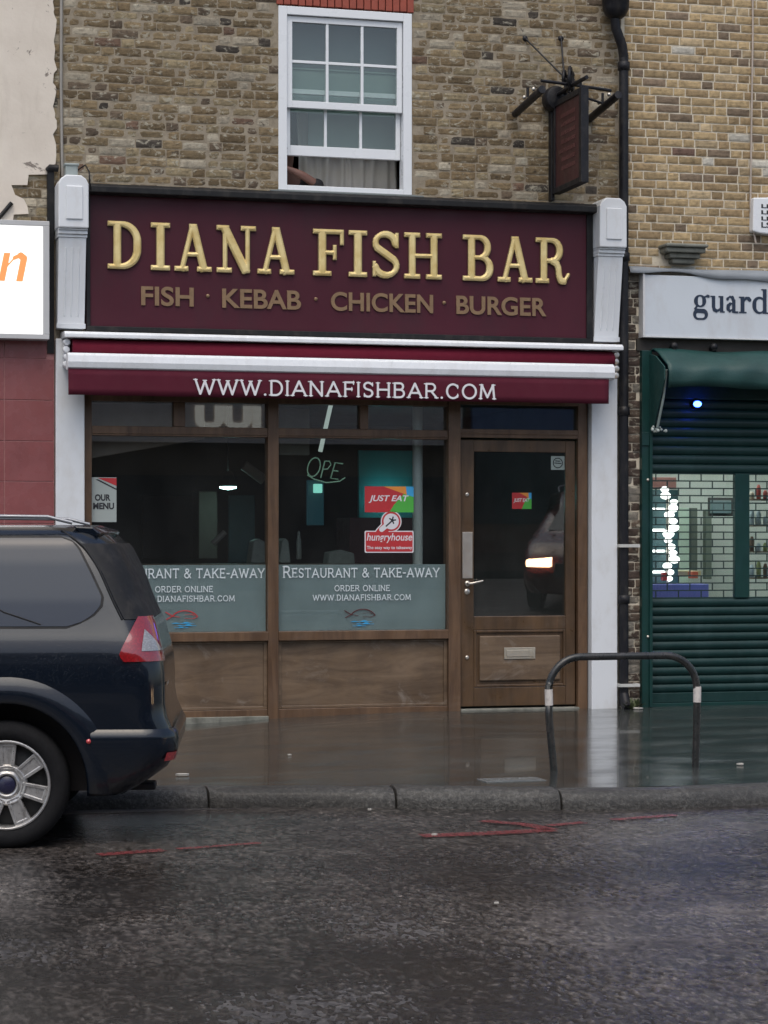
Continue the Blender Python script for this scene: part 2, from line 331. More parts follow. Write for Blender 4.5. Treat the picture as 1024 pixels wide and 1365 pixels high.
def serif_lower(ch):
    st = []; ex = []; T = .085; h = .028
    E = lambda a, b, r: st.append((a, b, r))
    X5 = .68   # x-height
    if ch == 'u': wd = .8; ex = [lambda X, Z: np.minimum.reduce([seg(X, Z, a, b, r_) for a, b, r_ in [((.2, .22), (.24, .11), .08), ((.24, .11), (.35, .06), .07), ((.35, .06), (.48, .1), .05), ((.48, .1), (.6, .2), .04)]])]; E((.2, .2), (.2, X5), T); E((.62, 0), (.62, X5), T); E((.04, X5-h), (.2, X5-h), h); E((.46, X5-h), (.62, X5-h), h); E((.62, h), (.78, h), h)
    if ch == 'a': wd = .72; ex = [lambda X, Z: np.minimum.reduce([seg(X, Z, a, b, r_) for a, b, r_ in [((.12, .56), (.13, .57), .065), ((.13, .6), (.25, .66), .035), ((.25, .66), (.38, .63), .045), ((.38, .63), (.44, .5), .075), ((.44, .4), (.26, .36), .035), ((.26, .36), (.16, .28), .07), ((.16, .28), (.15, .16), .085), ((.15, .16), (.24, .07), .06), ((.24, .07), (.42, .15), .035)]])]; E((.45, 0), (.45, .54), T); E((.45, h), (.68, h), h+.01)
    if ch == 'r': wd = .62; E((.18, 0), (.18, X5), T); E((.02, X5-h), (.18, X5-h), h); E((.02, h), (.36, h), h); ex = [lambda X, Z: np.minimum.reduce([seg(X, Z, a, b, r_) for a, b, r_ in [((.22, .46), (.34, .62), .035), ((.34, .62), (.46, .62), .06), ((.47, .58), (.5, .55), .075)]])]
    if ch == 'd':
        wd = .84; E((.6, 0), (.6, 1.02), T); E((.44, 1.02-h), (.6, 1.02-h), h); E((.6, h), (.8, h), h)
        ex = [lambda X, Z: np.maximum(rbox(X, Z, .02, .66, -.01, .7, .33), -rbox(X, Z, .2, .55, .07, .61, .18))]
    if ch == 'g':
        wd = .78
        ex = [lambda X, Z: np.maximum(rbox(X, Z, .06, .6, .2, .7, .27), -rbox(X, Z, .23, .43, .26, .64, .1)),
              lambda X, Z: seg(X, Z, (.5, .6), (.66, .67), .035), lambda X, Z: seg(X, Z, (.66, .66), (.7, .65), .06),
              lambda X, Z: seg(X, Z, (.2, .25), (.12, .14), .04), lambda X, Z: seg(X, Z, (.12, .13), (.2, .05), .055),
              lambda X, Z: seg(X, Z, (.2, .05), (.5, .03), .085),
              lambda X, Z: np.maximum(rbox(X, Z, .02, .68, -.32, .13, .22), -rbox(X, Z, .15, .54, -.25, -.02, .12))]
    if ch == 'n':
        wd = .8; E((.18, 0), (.18, X5), .075)
        ex = [lambda X, Z: np.minimum.reduce([seg(X, Z, a, b, r_) for a, b, r_ in [((.2, .3), (.38, .57), .018), ((.38, .57), (.5, .63), .05), ((.5, .63), (.6, .56), .075)]])]; E((.6, 0), (.6, .57), .078)
    def fn(X, Z):
        d = np.full_like(X, 9.)
        for a, b, r in st: d = np.minimum(d, seg(X, Z, a, b, r, True))
        for q in ex: d = np.minimum(d, q(X, Z))
        return d
    return contours(fn, -.1, 1.0, -.45, 1.15, 70), wd
def fx(px, y=0.0):
    u = (px-512)/F; dx = math.sin(TH)+u*math.cos(TH); dy = math.cos(TH)-u*math.sin(TH)
    return cam.location.x+dx*(y-cam.location.y)/dy
def fz(py, px, y=0.0):
    u = (px-512)/F; dy = math.cos(TH)-u*math.sin(TH); return CZ+(720-py)/F*(y-cam.location.y)/dy
# ------------------------------------------------------------------ materials
def mat_glass(name, tint=(.9, .93, .92), boost=2.3, rough=0.0, haze=.022):
    q = N(name); t = q.t; t.nodes.remove(q.b)
    tr = q.n('BsdfTransparent'); tr.inputs[0].default_value = (*tint, 1); gl = q.n('BsdfGlossy'); gl.inputs['Roughness'].default_value = rough
    ge = q.n('NewGeometry'); fr = q.n('Fresnel'); q.l(q.rng(ge.outputs['Backfacing'], 0, 1, 1.5, 1/1.5), fr.inputs[0]); m = q.math('MULTIPLY', fr.outputs[0], boost); mx = q.n('MixShader')
    df = q.n('BsdfDiffuse'); df.inputs[0].default_value = (.34, .34, .32, 1); m0 = q.n('MixShader'); q.l(q.rng(q.noise(1.4, 5, .65, (1, 1, .6)), .35, .7, haze*.5, haze*1.5), m0.inputs[0]); q.l(tr.outputs[0], m0.inputs[1]); q.l(df.outputs[0], m0.inputs[2])
    q.l(m, mx.inputs[0]); q.l(m0.outputs[0], mx.inputs[1]); q.l(gl.outputs[0], mx.inputs[2]); q.l(mx.outputs[0], q.o.inputs[0]); return q.m
def mat_film():
    q = N('frosted_film'); t = q.t; t.nodes.remove(q.b)
    df = q.n('BsdfDiffuse'); c = q.ramp(q.noise(3, 3), [(.3, (.36, .43, .45)), (.7, (.44, .52, .54))]); q.l(c, df.inputs[0])
    tl = q.n('BsdfTranslucent'); tl.inputs[0].default_value = (.3, .34, .35, 1); a = q.n('MixShader'); a.inputs[0].default_value = .1
    q.l(df.outputs[0], a.inputs[1]); q.l(tl.outputs[0], a.inputs[2])
    tr = q.n('BsdfTransparent'); b = q.n('MixShader'); b.inputs[0].default_value = .07; q.l(a.outputs[0], b.inputs[1]); q.l(tr.outputs[0], b.inputs[2])
    q.l(b.outputs[0], q.o.inputs[0]); return q.m
def mat_brick(name, old):
    q = N(name); at = q.n('Attribute', attribute_name='col'); c = at.outputs['Color']
    f = q.noise(22, 5, .65); c = q.mix(1.0, c, q.ramp(f, [(.3, .62), (.5, 1.0), (.75, 1.3)]), 'MULTIPLY')
    if old:
        c = q.mix(q.rng(q.noise(11, 6, .72, (1, 1, 1.8), .7), .54, .62, 0, .85), c, (.40, .37, .29))
        c = q.mix(q.rng(q.noise(14, 5, .7, (1, 1, 1.3), .8), .60, .68, 0, .8), c, (.045, .036, .028))
        c = q.mix(q.rng(q.noise(.6, 4, .6, (1, 1, .6)), .45, .72, 0, .45), c, q.mix(1.0, c, (.45, .42, .42), 'MULTIPLY'))
    else:
        c = q.mix(q.rng(q.noise(17, 5, .7, (1, 1, 1.6), .6), .6, .72, 0, .5), c, (.13, .095, .06))
        c = q.mix(q.rng(q.noise(.9, 4, .6, (1, 1, .5)), .5, .75, 0, .35), c, q.mix(1.0, c, (.5, .47, .45), 'MULTIPLY'))
    q.set(base=c, rough=.82, spec=.3); q.bump(q.noise(70, 6, .7), .7, .006 if old else .004); return q.m
def mat_mortar(name, a, b):
    q = N(name); c = q.ramp(q.noise(12, 6, .7), [(.3, a), (.7, b)]); q.set(base=c, rough=.95, spec=.2); q.bump(q.noise(90, 5, .7), .6, .005); return q.m
M_brick_old = mat_brick('old_stock_brick', True); M_brick_new = mat_brick('clean_stock_brick', False)
M_mort_old = mat_mortar('smeared_mortar', (.20, .165, .12), (.36, .31, .235)); M_mort_new = mat_mortar('cream_mortar', (.52, .46, .36), (.74, .67, .54))
M_white = pm('white_gloss_paint', (.70, .72, .74), .35, .04, 3, dirt=(.56, .55, .53), bump=.08)
M_whitepl = pm('white_upvc', (.74, .76, .78), .3, .03, 3, bump=.03)
M_whitemetal = pm('white_metal', (.74, .76, .78), .28, .05, 4, bump=.05, dirt=(.6, .6, .6))
M_maroon = pm('maroon_board', (.062, .013, .022), .42, .18, 1.6, spec=.22, bump=.05, dirt=(.045, .018, .024))
M_canvas = pm('maroon_canvas', (.092, .013, .026), .8, .1, 4, bump=.35, bs=260, spec=.2)
M_canvas_d = pm('maroon_canvas_roll', (.12, .008, .022), .85, .15, 5, bump=.5, bs=200, spec=.2)
M_black = pm('black_paint', (.012, .012, .013), .5, .3, 6, spec=.25, dirt=(.05, .045, .04))
M_blackm = pm('black_cast_iron', (.010, .010, .013), .45, .3, 8, spec=.3, dirt=(.05, .045, .04), bump=.4)
M_steel = pm('brushed_steel', (.60, .56, .50), .34, .06, 3, metal=.8, bump=0)
M_lead = pm('grey_lead', (.22, .24, .26), .5, .25, 5, bump=.5, bs=30)
M_stone = pm('weathered_stone', (.2, .2, .17), .85, .35, 8, bump=.8, bs=40, dirt=(.05, .05, .04))
M_sill = pm('grey_sill', (.13, .15, .15), .6, .2, 6, dirt=(.05, .05, .05), bump=.4)
M_redbrick = pm('red_rubbed_brick', (.30, .07, .045), .8, .25, 14, bump=.5, bs=50)
def mat_gold():
    q = N('gold_leaf'); f = q.noise(9, 4); c = q.ramp(f, [(.3, (.66, .48, .18)), (.7, (.86, .70, .34))]); q.set(base=c, rough=.36, metal=.25, spec=.6); q.bump(q.noise(50), .15, .003); return q.m
M_gold = mat_gold(); M_goldedge = pm('silvered_letter_edge', (.30, .22, .11), .4, .2, 20, metal=.3)  # letter sides: shade painted in as a darker bronze than the lit gold faces
M_golddull = pm('dull_gold_letter', (.23, .145, .078), .5, .3, 14, metal=.2)
def mat_wood(name, a, b, rough=.45, scuff=0):
    q = N(name); g = q.noise(7, 7, .65, (.16, 1, 1) if scuff > .3 else (1, 1, .13), 1.2); c = q.ramp(g, [(.3, a), (.68, b)])
    c = q.mix(q.rng(q.noise(2.3, 5, .6), .42, .7, 0, .55), c, q.mix(1.0, c, (.45, .42, .4), 'MULTIPLY'))
    if scuff: c = q.mix(q.rng(q.noise(3.2, 7, .72, (1, 1, 1.5), .8), .57, .74, 0, scuff), c, (.30, .26, .22))
    q.set(base=c, rough=q.rng(q.noise(9), .3, .7, rough-.12, rough+.15), spec=.45, coat=.15, coatr=.2); q.bump(g, .25, .004); return q.m
M_wood = mat_wood('varnished_oak', (.075, .042, .024), (.17, .100, .056), .4, .12)
M_woodl = mat_wood('worn_panel_timber', (.095, .062, .038), (.21, .145, .092), .42, .55)
M_wooddk = mat_wood('dark_door_timber', (.05, .030, .016), (.12, .070, .036), .38, .1)
M_glass = mat_glass('window_glass'); M_glassup = mat_glass('upper_window_glass', (.85, .9, .88), 1.8, .02); M_film = mat_film()
M_green = pm('dark_green_paint', (.008, .04, .036), .36, .3, 5, spec=.3, dirt=(.02, .05, .06), bump=.2)
M_greenc = pm('dark_green_canvas', (.009, .048, .044), .5, .4, 4, bump=.5, bs=90)
M_greens = pm('green_shutter_slats', (.006, .030, .028), .4, .45, 3, spec=.35, bump=.25, dirt=(.02, .05, .05))
M_render = None
def mat_render():
    q = N('pale_render'); c = q.ramp(q.noise(1.6, 5, .6), [(.3, (.60, .53, .45)), (.7, (.74, .67, .58))])
    c = q.mix(q.rng(q.noise(5, 6, .7, (1, 1, 1.4), .5), .63, .665, 0, .9), c, (.16, .13, .11))
    c = q.mix(q.rng(q.noise(2.2, 6, .7, (2.5, 1, .5)), .55, .75, 0, .3), c, (.40, .34, .28))
    q.set(base=c, rough=.75, spec=.3); q.bump(q.noise(28, 6, .65), .35, .006); return q.m
M_render = mat_render()
M_tile = pm('red_wall_tile', (.25, .085, .085), .25, .18, 3, bump=.1, dirt=(.18, .06, .06)); M_grout = pm('pink_grout', (.42, .20, .19), .8, .1)
M_rubber = pm('tyre_rubber', (.010, .010, .011), .85, .3, 20, spec=.2, bump=.4, bs=90)
M_alloy = pm('alloy_rim', (.50, .49, .48), .34, .25, 22, metal=.75, bump=.2, dirt=(.16, .14, .12))
M_darkhub = pm('dark_void_metal', (.02, .02, .02), .5, .4, 20)
M_dark = pm('dark_interior', (.035, .03, .03), .7, .3, 2)
M_plastic = pm('grey_black_plastic', (.010, .012, .016), .35, .2, 12, bump=.2)
M_letterwhite = pm('white_lettering', (.72, .70, .72), .6, .08, 20)
M_vinyl = pm('white_vinyl_lettering', (.62, .68, .70), .5, .06, 20)
M_red = pm('red_vinyl', (.50, .035, .04), .4, .1, 10, bump=0); M_grn = pm('green_vinyl', (.08, .42, .06), .4, .1, 10, bump=0); M_org = pm('orange_vinyl', (.75, .28, .05), .4, .1, bump=0)
M_blu = pm('blue_vinyl', (.05, .35, .65), .4, .1, bump=0); M_navy = pm('navy_lettering', (.016, .028, .055), .4, .1, bump=0); M_ink = pm('black_ink', (.02, .02, .025), .5, .1, bump=0)
M_paper = pm('white_paper', (.62, .64, .62), .6, .08, 8, bump=0)
def mat_carpaint():
    q = N('dark_blue_car_paint'); q.set(base=(.004, .007, .013), rough=.20, spec=.3, coat=.5, coatr=.06, metal=.0)
    q.bump(q.rng(q.noise(130, 2, .5), .60, .68, 0, 1), .25, .002); return q.m
M_car = mat_carpaint()
M_carglass = N('tinted_car_glass'); M_carglass.set(base=(.010, .018, .034), rough=.16, spec=.42, coat=.0, coatr=.05); M_carglass = M_carglass.m
def mat_lens(name, c):
    q = N(name); v = q.n('TexVoronoi'); v.inputs['Scale'].default_value = 90; q.l(q.coord(), v.inputs['Vector'])
    q.set(base=q.mix(q.rng(v.outputs['Distance'], .1, .6, 0, .6), c, tuple(x*.45 for x in c)), rough=.12, spec=.8, coat=1.0, coatr=.03); return q.m
M_taill = mat_lens('red_lamp_lens', (.32, .010, .014)); M_tailw = mat_lens('clear_lamp_lens', (.34, .34, .35)); M_reflector = mat_lens('reflector', (.7, .05, .05))
def mat_ground(name, stops, rlo, rhi, bsz, bst, big=.02, wet=.4, mul=1.0):
    q = N(name); f = q.noise(bsz, 6, .75); g = q.noise(1.1, 6, .65, (1, 1.4, 1)); c = q.ramp(q.mix(.35, f, g), stops)
    q.set(base=c, rough=q.rng(q.noise(1.3, 7, .7, (1, 2.2, 1)), .36, .64, rlo, rhi), spec=.5, coat=wet, coatr=rlo*.7)
    b1 = q.n('Bump', i_Strength=bst, i_Distance=.006*mul); q.l(f, b1.inputs['Height'])
    b2 = q.n('Bump', i_Strength=.6, i_Distance=big); q.l(q.noise(9, 4, .6), b2.inputs['Height']); q.l(b1.outputs[0], b2.inputs['Normal']); q.l(b2.outputs[0], q.b.inputs['Normal'])
    return q.m
M_road = mat_ground('wet_asphalt', [(.34, (.014, .012, .012)), (.5, (.05, .045, .044)), (.62, (.17, .155, .145))], .3, .6, 42, 1.0, .02, .1, 2.5)
M_pave = mat_ground('wet_pavement', [(.36, (.014, .016, .016)), (.5, (.034, .038, .036)), (.66, (.10, .104, .098))], .04, .26, 60, .14, .0020, .3)
M_kerb = mat_ground('wet_granite', [(.34, (.014, .013, .012)), (.5, (.040, .038, .034)), (.66, (.13, .125, .115))], .25, .6, 38, 1.0, .012, .1, 2.0)
def mat_roadpaint():
    q = N('worn_red_road_paint'); tr = q.n('BsdfTransparent'); mx = q.n('MixShader'); q.set(base=(.19, .032, .034), rough=.45)
    q.l(q.rng(q.noise(30, 6, .75),  .38, .60, .15, 1.0), mx.inputs[0]); q.l(tr.outputs[0], mx.inputs[1]); q.l(q.b.outputs[0], mx.inputs[2]); q.l(mx.outputs[0], q.o.inputs[0]); return q.m
M_rpaint = mat_roadpaint()
# ------------------------------------------------------------------ ground
KP = [(-30, -1.0), (-12, -3.3), (-6.5, -4.2), (-3.7, -4.72), (-2.43, -4.9), (-1.33, -5.22), (-.41, -5.62), (.3, -5.70), (.92, -5.66), (3, -5.4), (8, -5.1), (30, -5.1)]
kx, ky = zip(*KP)
def kerb_y(x):
    return sum(float(np.interp(x+d, kx, ky)) for d in (-.3, -.15, 0, .15, .3))/5
def base_z(x): return float(np.interp(x, [-6, -2, -.9, 0.2, 3, 9], [-.16, -.075, -.03, 0, 0, .0]))
def pav_z(x, y):
    t = min(1, max(0, -y/abs(kerb_y(x)))); return base_z(x)*(1-t)-.06*t
mb = MB(); mb.box(-90, 90, -60, 30, -2.0, -.18); struct('road', mb, M_road)['label'] = 'wet dark asphalt road in front of the shops'
xs = [-30, -20, -14]+[-10+.25*i for i in range(81)]+[14, 20, 30]; vs = []; n = 13
for x in xs:
    for j in range(n): y = .0+(kerb_y(x)+.16)*j/(n-1); vs.append((x, y+(.3 if j == 0 else 0), pav_z(x, y)))
mb = MB(); mb.add(vs, [(i*n+j, i*n+j+1, (i+1)*n+j+1, (i+1)*n+j) for i in range(len(xs)-1) for j in range(n-1)], smooth=True)
struct('pavement', mb, M_pave)['label'] = 'wet grey pavement between the shopfronts and the kerb'
# kerb stones
joints = [-14, -13, -12, -11, -10, -9, -8, -7.05, -6.1, -5.2, -4.3, fx(95, -4.9)-.15, fx(280, -4.95), fx(530, -5.25), fx(757, -5.7), 1.25, 2.2, 3.2, 4.2, 5.2, 6.2, 7.2, 8.2, 9.2, 10.2]
mb = MB()
for a, b in zip(joints, joints[1:]):
    dz = rs.uniform(-.006, .006); prof = [(.17, -.3), (.17, -.004), (.15, 0), (.09, -.002), (.055, -.009), (.03, -.022), (.012, -.042), (.002, -.07), (-.004, -.10), (-.006, -.3)]
    m = 9; vs = []; tone = rs.uniform(.75, 1.1)
    for i in range(m):
        x = a+.006+(b-a-.012)*i/(m-1)
        for o, z in prof:
            jt = noise.noise(Vector((x*7, o*20, z*20)))*.006; vs.append((x, kerb_y(x)+o+jt*1.3, -.052+dz+z+(jt if z > -.2 else 0)))
    k = len(prof); fs = [(i*k+j, i*k+j+1, (i+1)*k+j+1, (i+1)*k+j) for i in range(m-1) for j in range(k-1)]+[tuple(range(k)), tuple(range((m-1)*k+k-1, (m-1)*k-1, -1))]
    mb.add(vs, fs, smooth=True)
o = struct('kerb', mb, M_kerb, bevel=.006); o['label'] = 'worn wet stone kerb edging the pavement'
# far side of the street, behind the camera
mb = MB(); mb.box(-60, 60, -23.2, -18.0, -.4, -.05); struct('pavement', mb, M_pave)
# coarse aggregate of the road in front of the kerb: real relief
def smooth_rand(nx, ny, k, seed, ky=None):
    r = np.random.RandomState(seed); ky = ky or k; gx_, gy_ = int(nx/k)+3, int(ny/ky)+3; g = r.rand(gx_, gy_)
    xi = np.arange(nx)/k; yi = np.arange(ny)/ky; a, b = xi.astype(int), yi.astype(int); u = (xi-a)[:, None]; v = (yi-b)[None, :]
    u = u*u*(3-2*u); v = v*v*(3-2*v)
    return (g[a][:, b]*(1-u)*(1-v)+g[a+1][:, b]*u*(1-v)+g[a][:, b+1]*(1-u)*v+g[a+1][:, b+1]*u*v)-.5
gxs = np.arange(-6.0, 3.0, .0095); gys = np.arange(-12.2, -5.0, .0155); NX, NY = len(gxs), len(gys)
hh = .0075*smooth_rand(NX, NY, 1.1, 77, 1.7)+.006*smooth_rand(NX, NY, 2.0, 1, 2.6)+.002*smooth_rand(NX, NY, 9, 3)+.008*smooth_rand(NX, NY, 90, 4)
wear = np.clip(.55+1.6*smooth_rand(NX, NY, 45, 5), .25, 1.2)*np.clip((-5.9-gys)/1.6, .35, 1)[None, :]
GX_, GY_ = np.meshgrid(gxs, gys, indexing='ij'); edge = np.minimum.reduce([GX_+6.0, 3.0-GX_, GY_+12.2])
co = np.stack([GX_, GY_, -.176+np.maximum(hh, -.006)*wear-np.clip(.2-edge, 0, .2)*.1], -1).reshape(-1, 3)
ii = (np.arange(NX-1)[:, None]*NY+np.arange(NY-1)[None, :]).ravel(); qd = np.stack([ii, ii+NY, ii+NY+1, ii+1], 1)
me = bpy.data.meshes.new('road_surface'); me.vertices.add(len(co)); me.vertices.foreach_set('co', co.astype('f').ravel())
me.loops.add(qd.size); me.loops.foreach_set('vertex_index', qd.astype('i').ravel()); me.polygons.add(len(qd)); me.polygons.foreach_set('loop_start', np.arange(0, qd.size, 4, dtype='i')); me.polygons.foreach_set('loop_total', np.full(len(qd), 4, 'i'))
me.polygons.foreach_set('use_smooth', np.ones(len(qd), bool)); me.update(calc_edges=True); 
at = me.color_attributes.new('col', 'FLOAT_COLOR', 'POINT'); h0 = hh/.008; rg_ = smooth_rand(NX, NY, 1.0, 9, 2.0)+.5; tone = (np.clip(.55+h0*1.5+.9*smooth_rand(NX, NY, 1.1, 8, 2.0)*(.6+wear*.5), .15, 2.2)*np.where(rg_ > .93, 1.8, 1.0)).ravel(); cc = np.ones((len(co), 4), 'f'); cc[:, :3] = tone[:, None]; at.data.foreach_set('color', cc.ravel())
q = N('coarse_wet_asphalt'); at_ = q.n('Attribute', attribute_name='col'); c_ = q.ramp(q.mix(.5, q.noise(60, 5, .7), q.noise(1.1, 6, .65, (1, 1.4, 1))), [(.34, (.034, .029, .027)), (.5, (.066, .057, .052)), (.66, (.135, .12, .108))])
q.set(base=q.mix(1.0, c_, at_.outputs['Color'], 'MULTIPLY'), rough=q.rng(q.noise(1.3, 7, .7, (1, 2.2, 1)), .36, .64, .13, .34), spec=.5); q.bump(q.noise(120, 4, .7), .5, .004)
o = link('road_surface', me, q.m); o['kind'] = 'structure'; o['label'] = 'coarse wet asphalt of the road in the foreground'
# red paint lines
def strip(pts, wdt):
    mb = MB(); vs = []
    for i, (x, y) in enumerate(pts):
        j = min(i+1, len(pts)-1); k = max(i-1, 0); d = Vector((pts[j][0]-pts[k][0], pts[j][1]-pts[k][1])).normalized(); q = Vector((-d.y, d.x))*wdt/2
        vs += [(x+q.x, y+q.y, -.168), (x-q.x, y-q.y, -.168)]
    return mb.add(vs, [(2*i, 2*i+1, 2*i+3, 2*i+2) for i in range(len(pts)-1)])
for pts, wd in (([(-1.58, -6.57), (-1.2, -6.57), (-.79, -6.52)], .14), ([(-.79, -6.52), (-.86, -6.25), (-1.05, -6.02)], .10), ([(-.75, -6.33), (-.5, -6.25)], .08), ([(-.3, -6.18), (.15, -6.06)], .08), ([(-3.41, -6.85), (-3.05, -6.76)], .10), ([(-2.98, -6.74), (-2.5, -6.62)], .06), ([(.95, -6.0), (1.5, -6.1)], .16)):
    struct('road_marking', strip(pts, wd), M_rpaint)['label'] = 'faded red painted line on the wet road'
# ------------------------------------------------------------------ brickwork
def bricks(mb, x0, x1, z0, z1, pal, holes=(), old=True, y=0.0, depth=.012, seed=1, skip=0.0):
    r = np.random.RandomState(seed); ch = .075; row = int(round(z0/ch)); jn = .009 if old else .013
    pr = np.array([p for p, _ in pal]); pr = pr/pr.sum(); cols = [c for _, c in pal]
    while row*ch < z1:
        za, zb = row*ch+jn/2, (row+1)*ch-jn/2; x = x0-r.uniform(0, .2); k = row % 2
        while x < x1:
            L = (.215 if (k % 2 == 0) else .1025) if r.rand() > (.07 if old else .03) else r.choice([.215, .1025, .16]); k += 1
            xa, xb = max(x+jn/2, x0), min(x+L+.01-jn/2, x1); x += L+.01
            if xb-xa < .03: continue
            if any(a < (xa+xb)/2 < b and c < (za+zb)/2 < d for a, b, c, d in holes): continue
            if r.rand() < skip: continue
            nx = max(3, int((xb-xa)/.03)); nz = 4; c = np.array(cols[r.choice(len(cols), p=pr)])*r.uniform(.78, 1.22); c = tuple(float(v) for v in c)
            jit = .0021 if old else .0016; dd = depth*(r.uniform(.25, 1.2) if old else r.uniform(.8, 1.1)); tl = r.normal(0, .0015 if old else .001, 2)
            wob = r.normal(0, .0012 if old else .0007)
            vs = []
            for ring in (0, 1):
                for i in range(nx+1):
                    for j in range(nz+1):
                        u, v = i/nx, j/nz; ed = (i in (0, nx)) or (j in (0, nz)); cn = (i in (0, nx)) and (j in (0, nz))
                        px = xa+(xb-xa)*u; pz = za+(zb-za)*v+wob*(u-.5)*2
                        a, b, cc = r.uniform(-1, 1, 3)*jit
                        if ed and ring == 0: px += a*.9; pz += b*.9
                        if cn and ring == 0 and old: px -= (u-.5)*2*abs(a)*1.3; pz -= (v-.5)*2*abs(b)*1.0
                        if ring == 0: dep = dd+tl[0]*(u-.5)+tl[1]*(v-.5)+cc*.5-(.004 if ed else 0)
                        else: dep = -.01
                        if ring == 0 or ed: vs.append((px, y-dep, pz))
            F0 = (nx+1)*(nz+1); fs = [(i*(nz+1)+j, (i+1)*(nz+1)+j, (i+1)*(nz+1)+j+1, i*(nz+1)+j+1) for i in range(nx) for j in range(nz)]
            edge = [(i, j) for i in range(nx+1) for j in range(nz+1) if i in (0, nx) or j in (0, nz)]; bi = {e: F0+q for q, e in enumerate(edge)}
            per = [(i, 0) for i in range(nx)]+[(nx, j) for j in range(nz)]+[(i, nz) for i in range(nx, 0, -1)]+[(0, j) for j in range(nz, 0, -1)]
            for e, g in zip(per, per[1:]+per[:1]): fs.append((bi[e], bi[g], g[0]*(nz+1)+g[1], e[0]*(nz+1)+e[1]))
            mb.add(vs, fs, col=c)
        row += 1
OLD = [(5, (.195, .145, .082)), (4, (.155, .112, .062)), (2.2, (.25, .20, .12)), (1.3, (.115, .085, .058)), (.5, (.06, .05, .04)), (1.3, (.33, .29, .22)), (.4, (.16, .10, .068))]
NEW = [(6, (.36, .265, .145)), (4, (.30, .215, .118)), (2, (.41, .315, .19)), (1.2, (.19, .14, .095)), (.25, (.13, .08, .06)), (.35, (.50, .47, .40))]
WIN = (-.925, .245, 4.42, 5.985)   # first-floor window
SILL = (-1.01, .33, 4.34, 4.425)
bld = thing('brick_building', 'old brown brick building with a white sash window above the maroon fish bar sign', 'building', (0, 0, 0))
mb = MB()
for a in ((-2.75, WIN[0], 2.7, 9), (WIN[1], 2.15, 2.7, 9), (WIN[0], WIN[1], 2.7, WIN[2]), (WIN[0], WIN[1], 6.2, 9)): mb.box(a[0], a[1], 0, .22, a[2], a[3])
mb.box(-2.75, 2.15, .22, 7.5, 8.6, 9); mb.box(-2.75, -2.6, .22, 7.5, -.1, 8.6); mb.box(2.0, 2.15, .22, 7.5, -.1, 8.6)
wall = ob('wall', mb, M_mort_old, bld)
mb = MB(); bricks(mb, -2.735, 2.135, 4.2, 6.95, OLD, [(WIN[0]-.02, WIN[1]+.02, WIN[2]-.1, 6.21), (SILL[0]-.03, SILL[1]+.03, 4.2, 4.43)], True, 0, .006, 3)
ob('brick_facing', mb, M_brick_old, wall)
mb = MB(); n = 19
for i in range(n):
    a = WIN[0]-.02+(1.21)*i/n; mb.box(a+.004, a+1.21/n-.004, -.014, .1, 5.99+.002*(i % 3), 6.2)
ob('lintel', mb, M_redbrick, bld, bevel=.004)
# ---- sash window
sw = MB(); x0, x1, z0, z1 = WIN; z1 = 5.98
for a in ((x0, x0+.075, z0, z1), (x1-.075, x1, z0, z1), (x0+.075, x1-.075, z0, z0+.05), (x0+.075, x1-.075, z1-.07, z1)): sw.box(a[0], a[1], -.012, .12, a[2], a[3])
win = ob('window', sw, M_whitepl, bld, bevel=.004, label='white double-hung sash window with its lower sash raised')
def sash(xa, xb, za, zb, ya, yb, side, top, bot, nv, nh, barw=.024):
    m = MB(); m.box(xa, xa+side, ya, yb, za, zb); m.box(xb-side, xb, ya, yb, za, zb); m.box(xa+side, xb-side, ya, yb, za, za+bot); m.box(xa+side, xb-side, ya, yb, zb-top, zb)
    w_ = (xb-xa-2*side)
    for i in range(1, nv+1): c = xa+side+w_*i/(nv+1); m.box(c-barw/2, c+barw/2, ya+.006, yb-.006, za+bot, zb-top)
    for i in range(1, nh+1):
        c = za+bot+(zb-za-top-bot)*i/(nh+1)
        for k in range(nv+1):
            aa = xa+side+w_*k/(nv+1)+(barw/2 if k else 0); bb = xa+side+w_*(k+1)/(nv+1)-(barw/2 if k < nv else 0); m.box(aa, bb, ya+.008, yb-.008, c-barw/2, c+barw/2)
    return m
ob('sash', sash(x0+.08, x1-.08, 5.13, z1-.075, .015, .06, .045, .05, .06, 2, 1), M_whitepl, win, bevel=.003)
ob('sash', sash(x0+.08, x1-.08, 4.735, 5.30, .07, .115, .04, .04, .085, 2, 0), M_whitepl, win, bevel=.003)
m = MB(); m.box(x0+.12, x1-.12, .035, .04, 5.18, z1-.12); ob('pane', m, M_glassup, win)
m = MB(); m.box(x0+.12, x1-.12, .09, .095, 4.81, 5.27); ob('pane', m, M_glassup, win)
m = MB(); m.box(SILL[0], SILL[1], -.09, .1, SILL[2], SILL[3]-.012); m.box(WIN[0]-.02, WIN[1]+.02, -.05, .1, SILL[3]-.012, SILL[3]-.001); ob('sill', m, M_sill, win, bevel=.006)
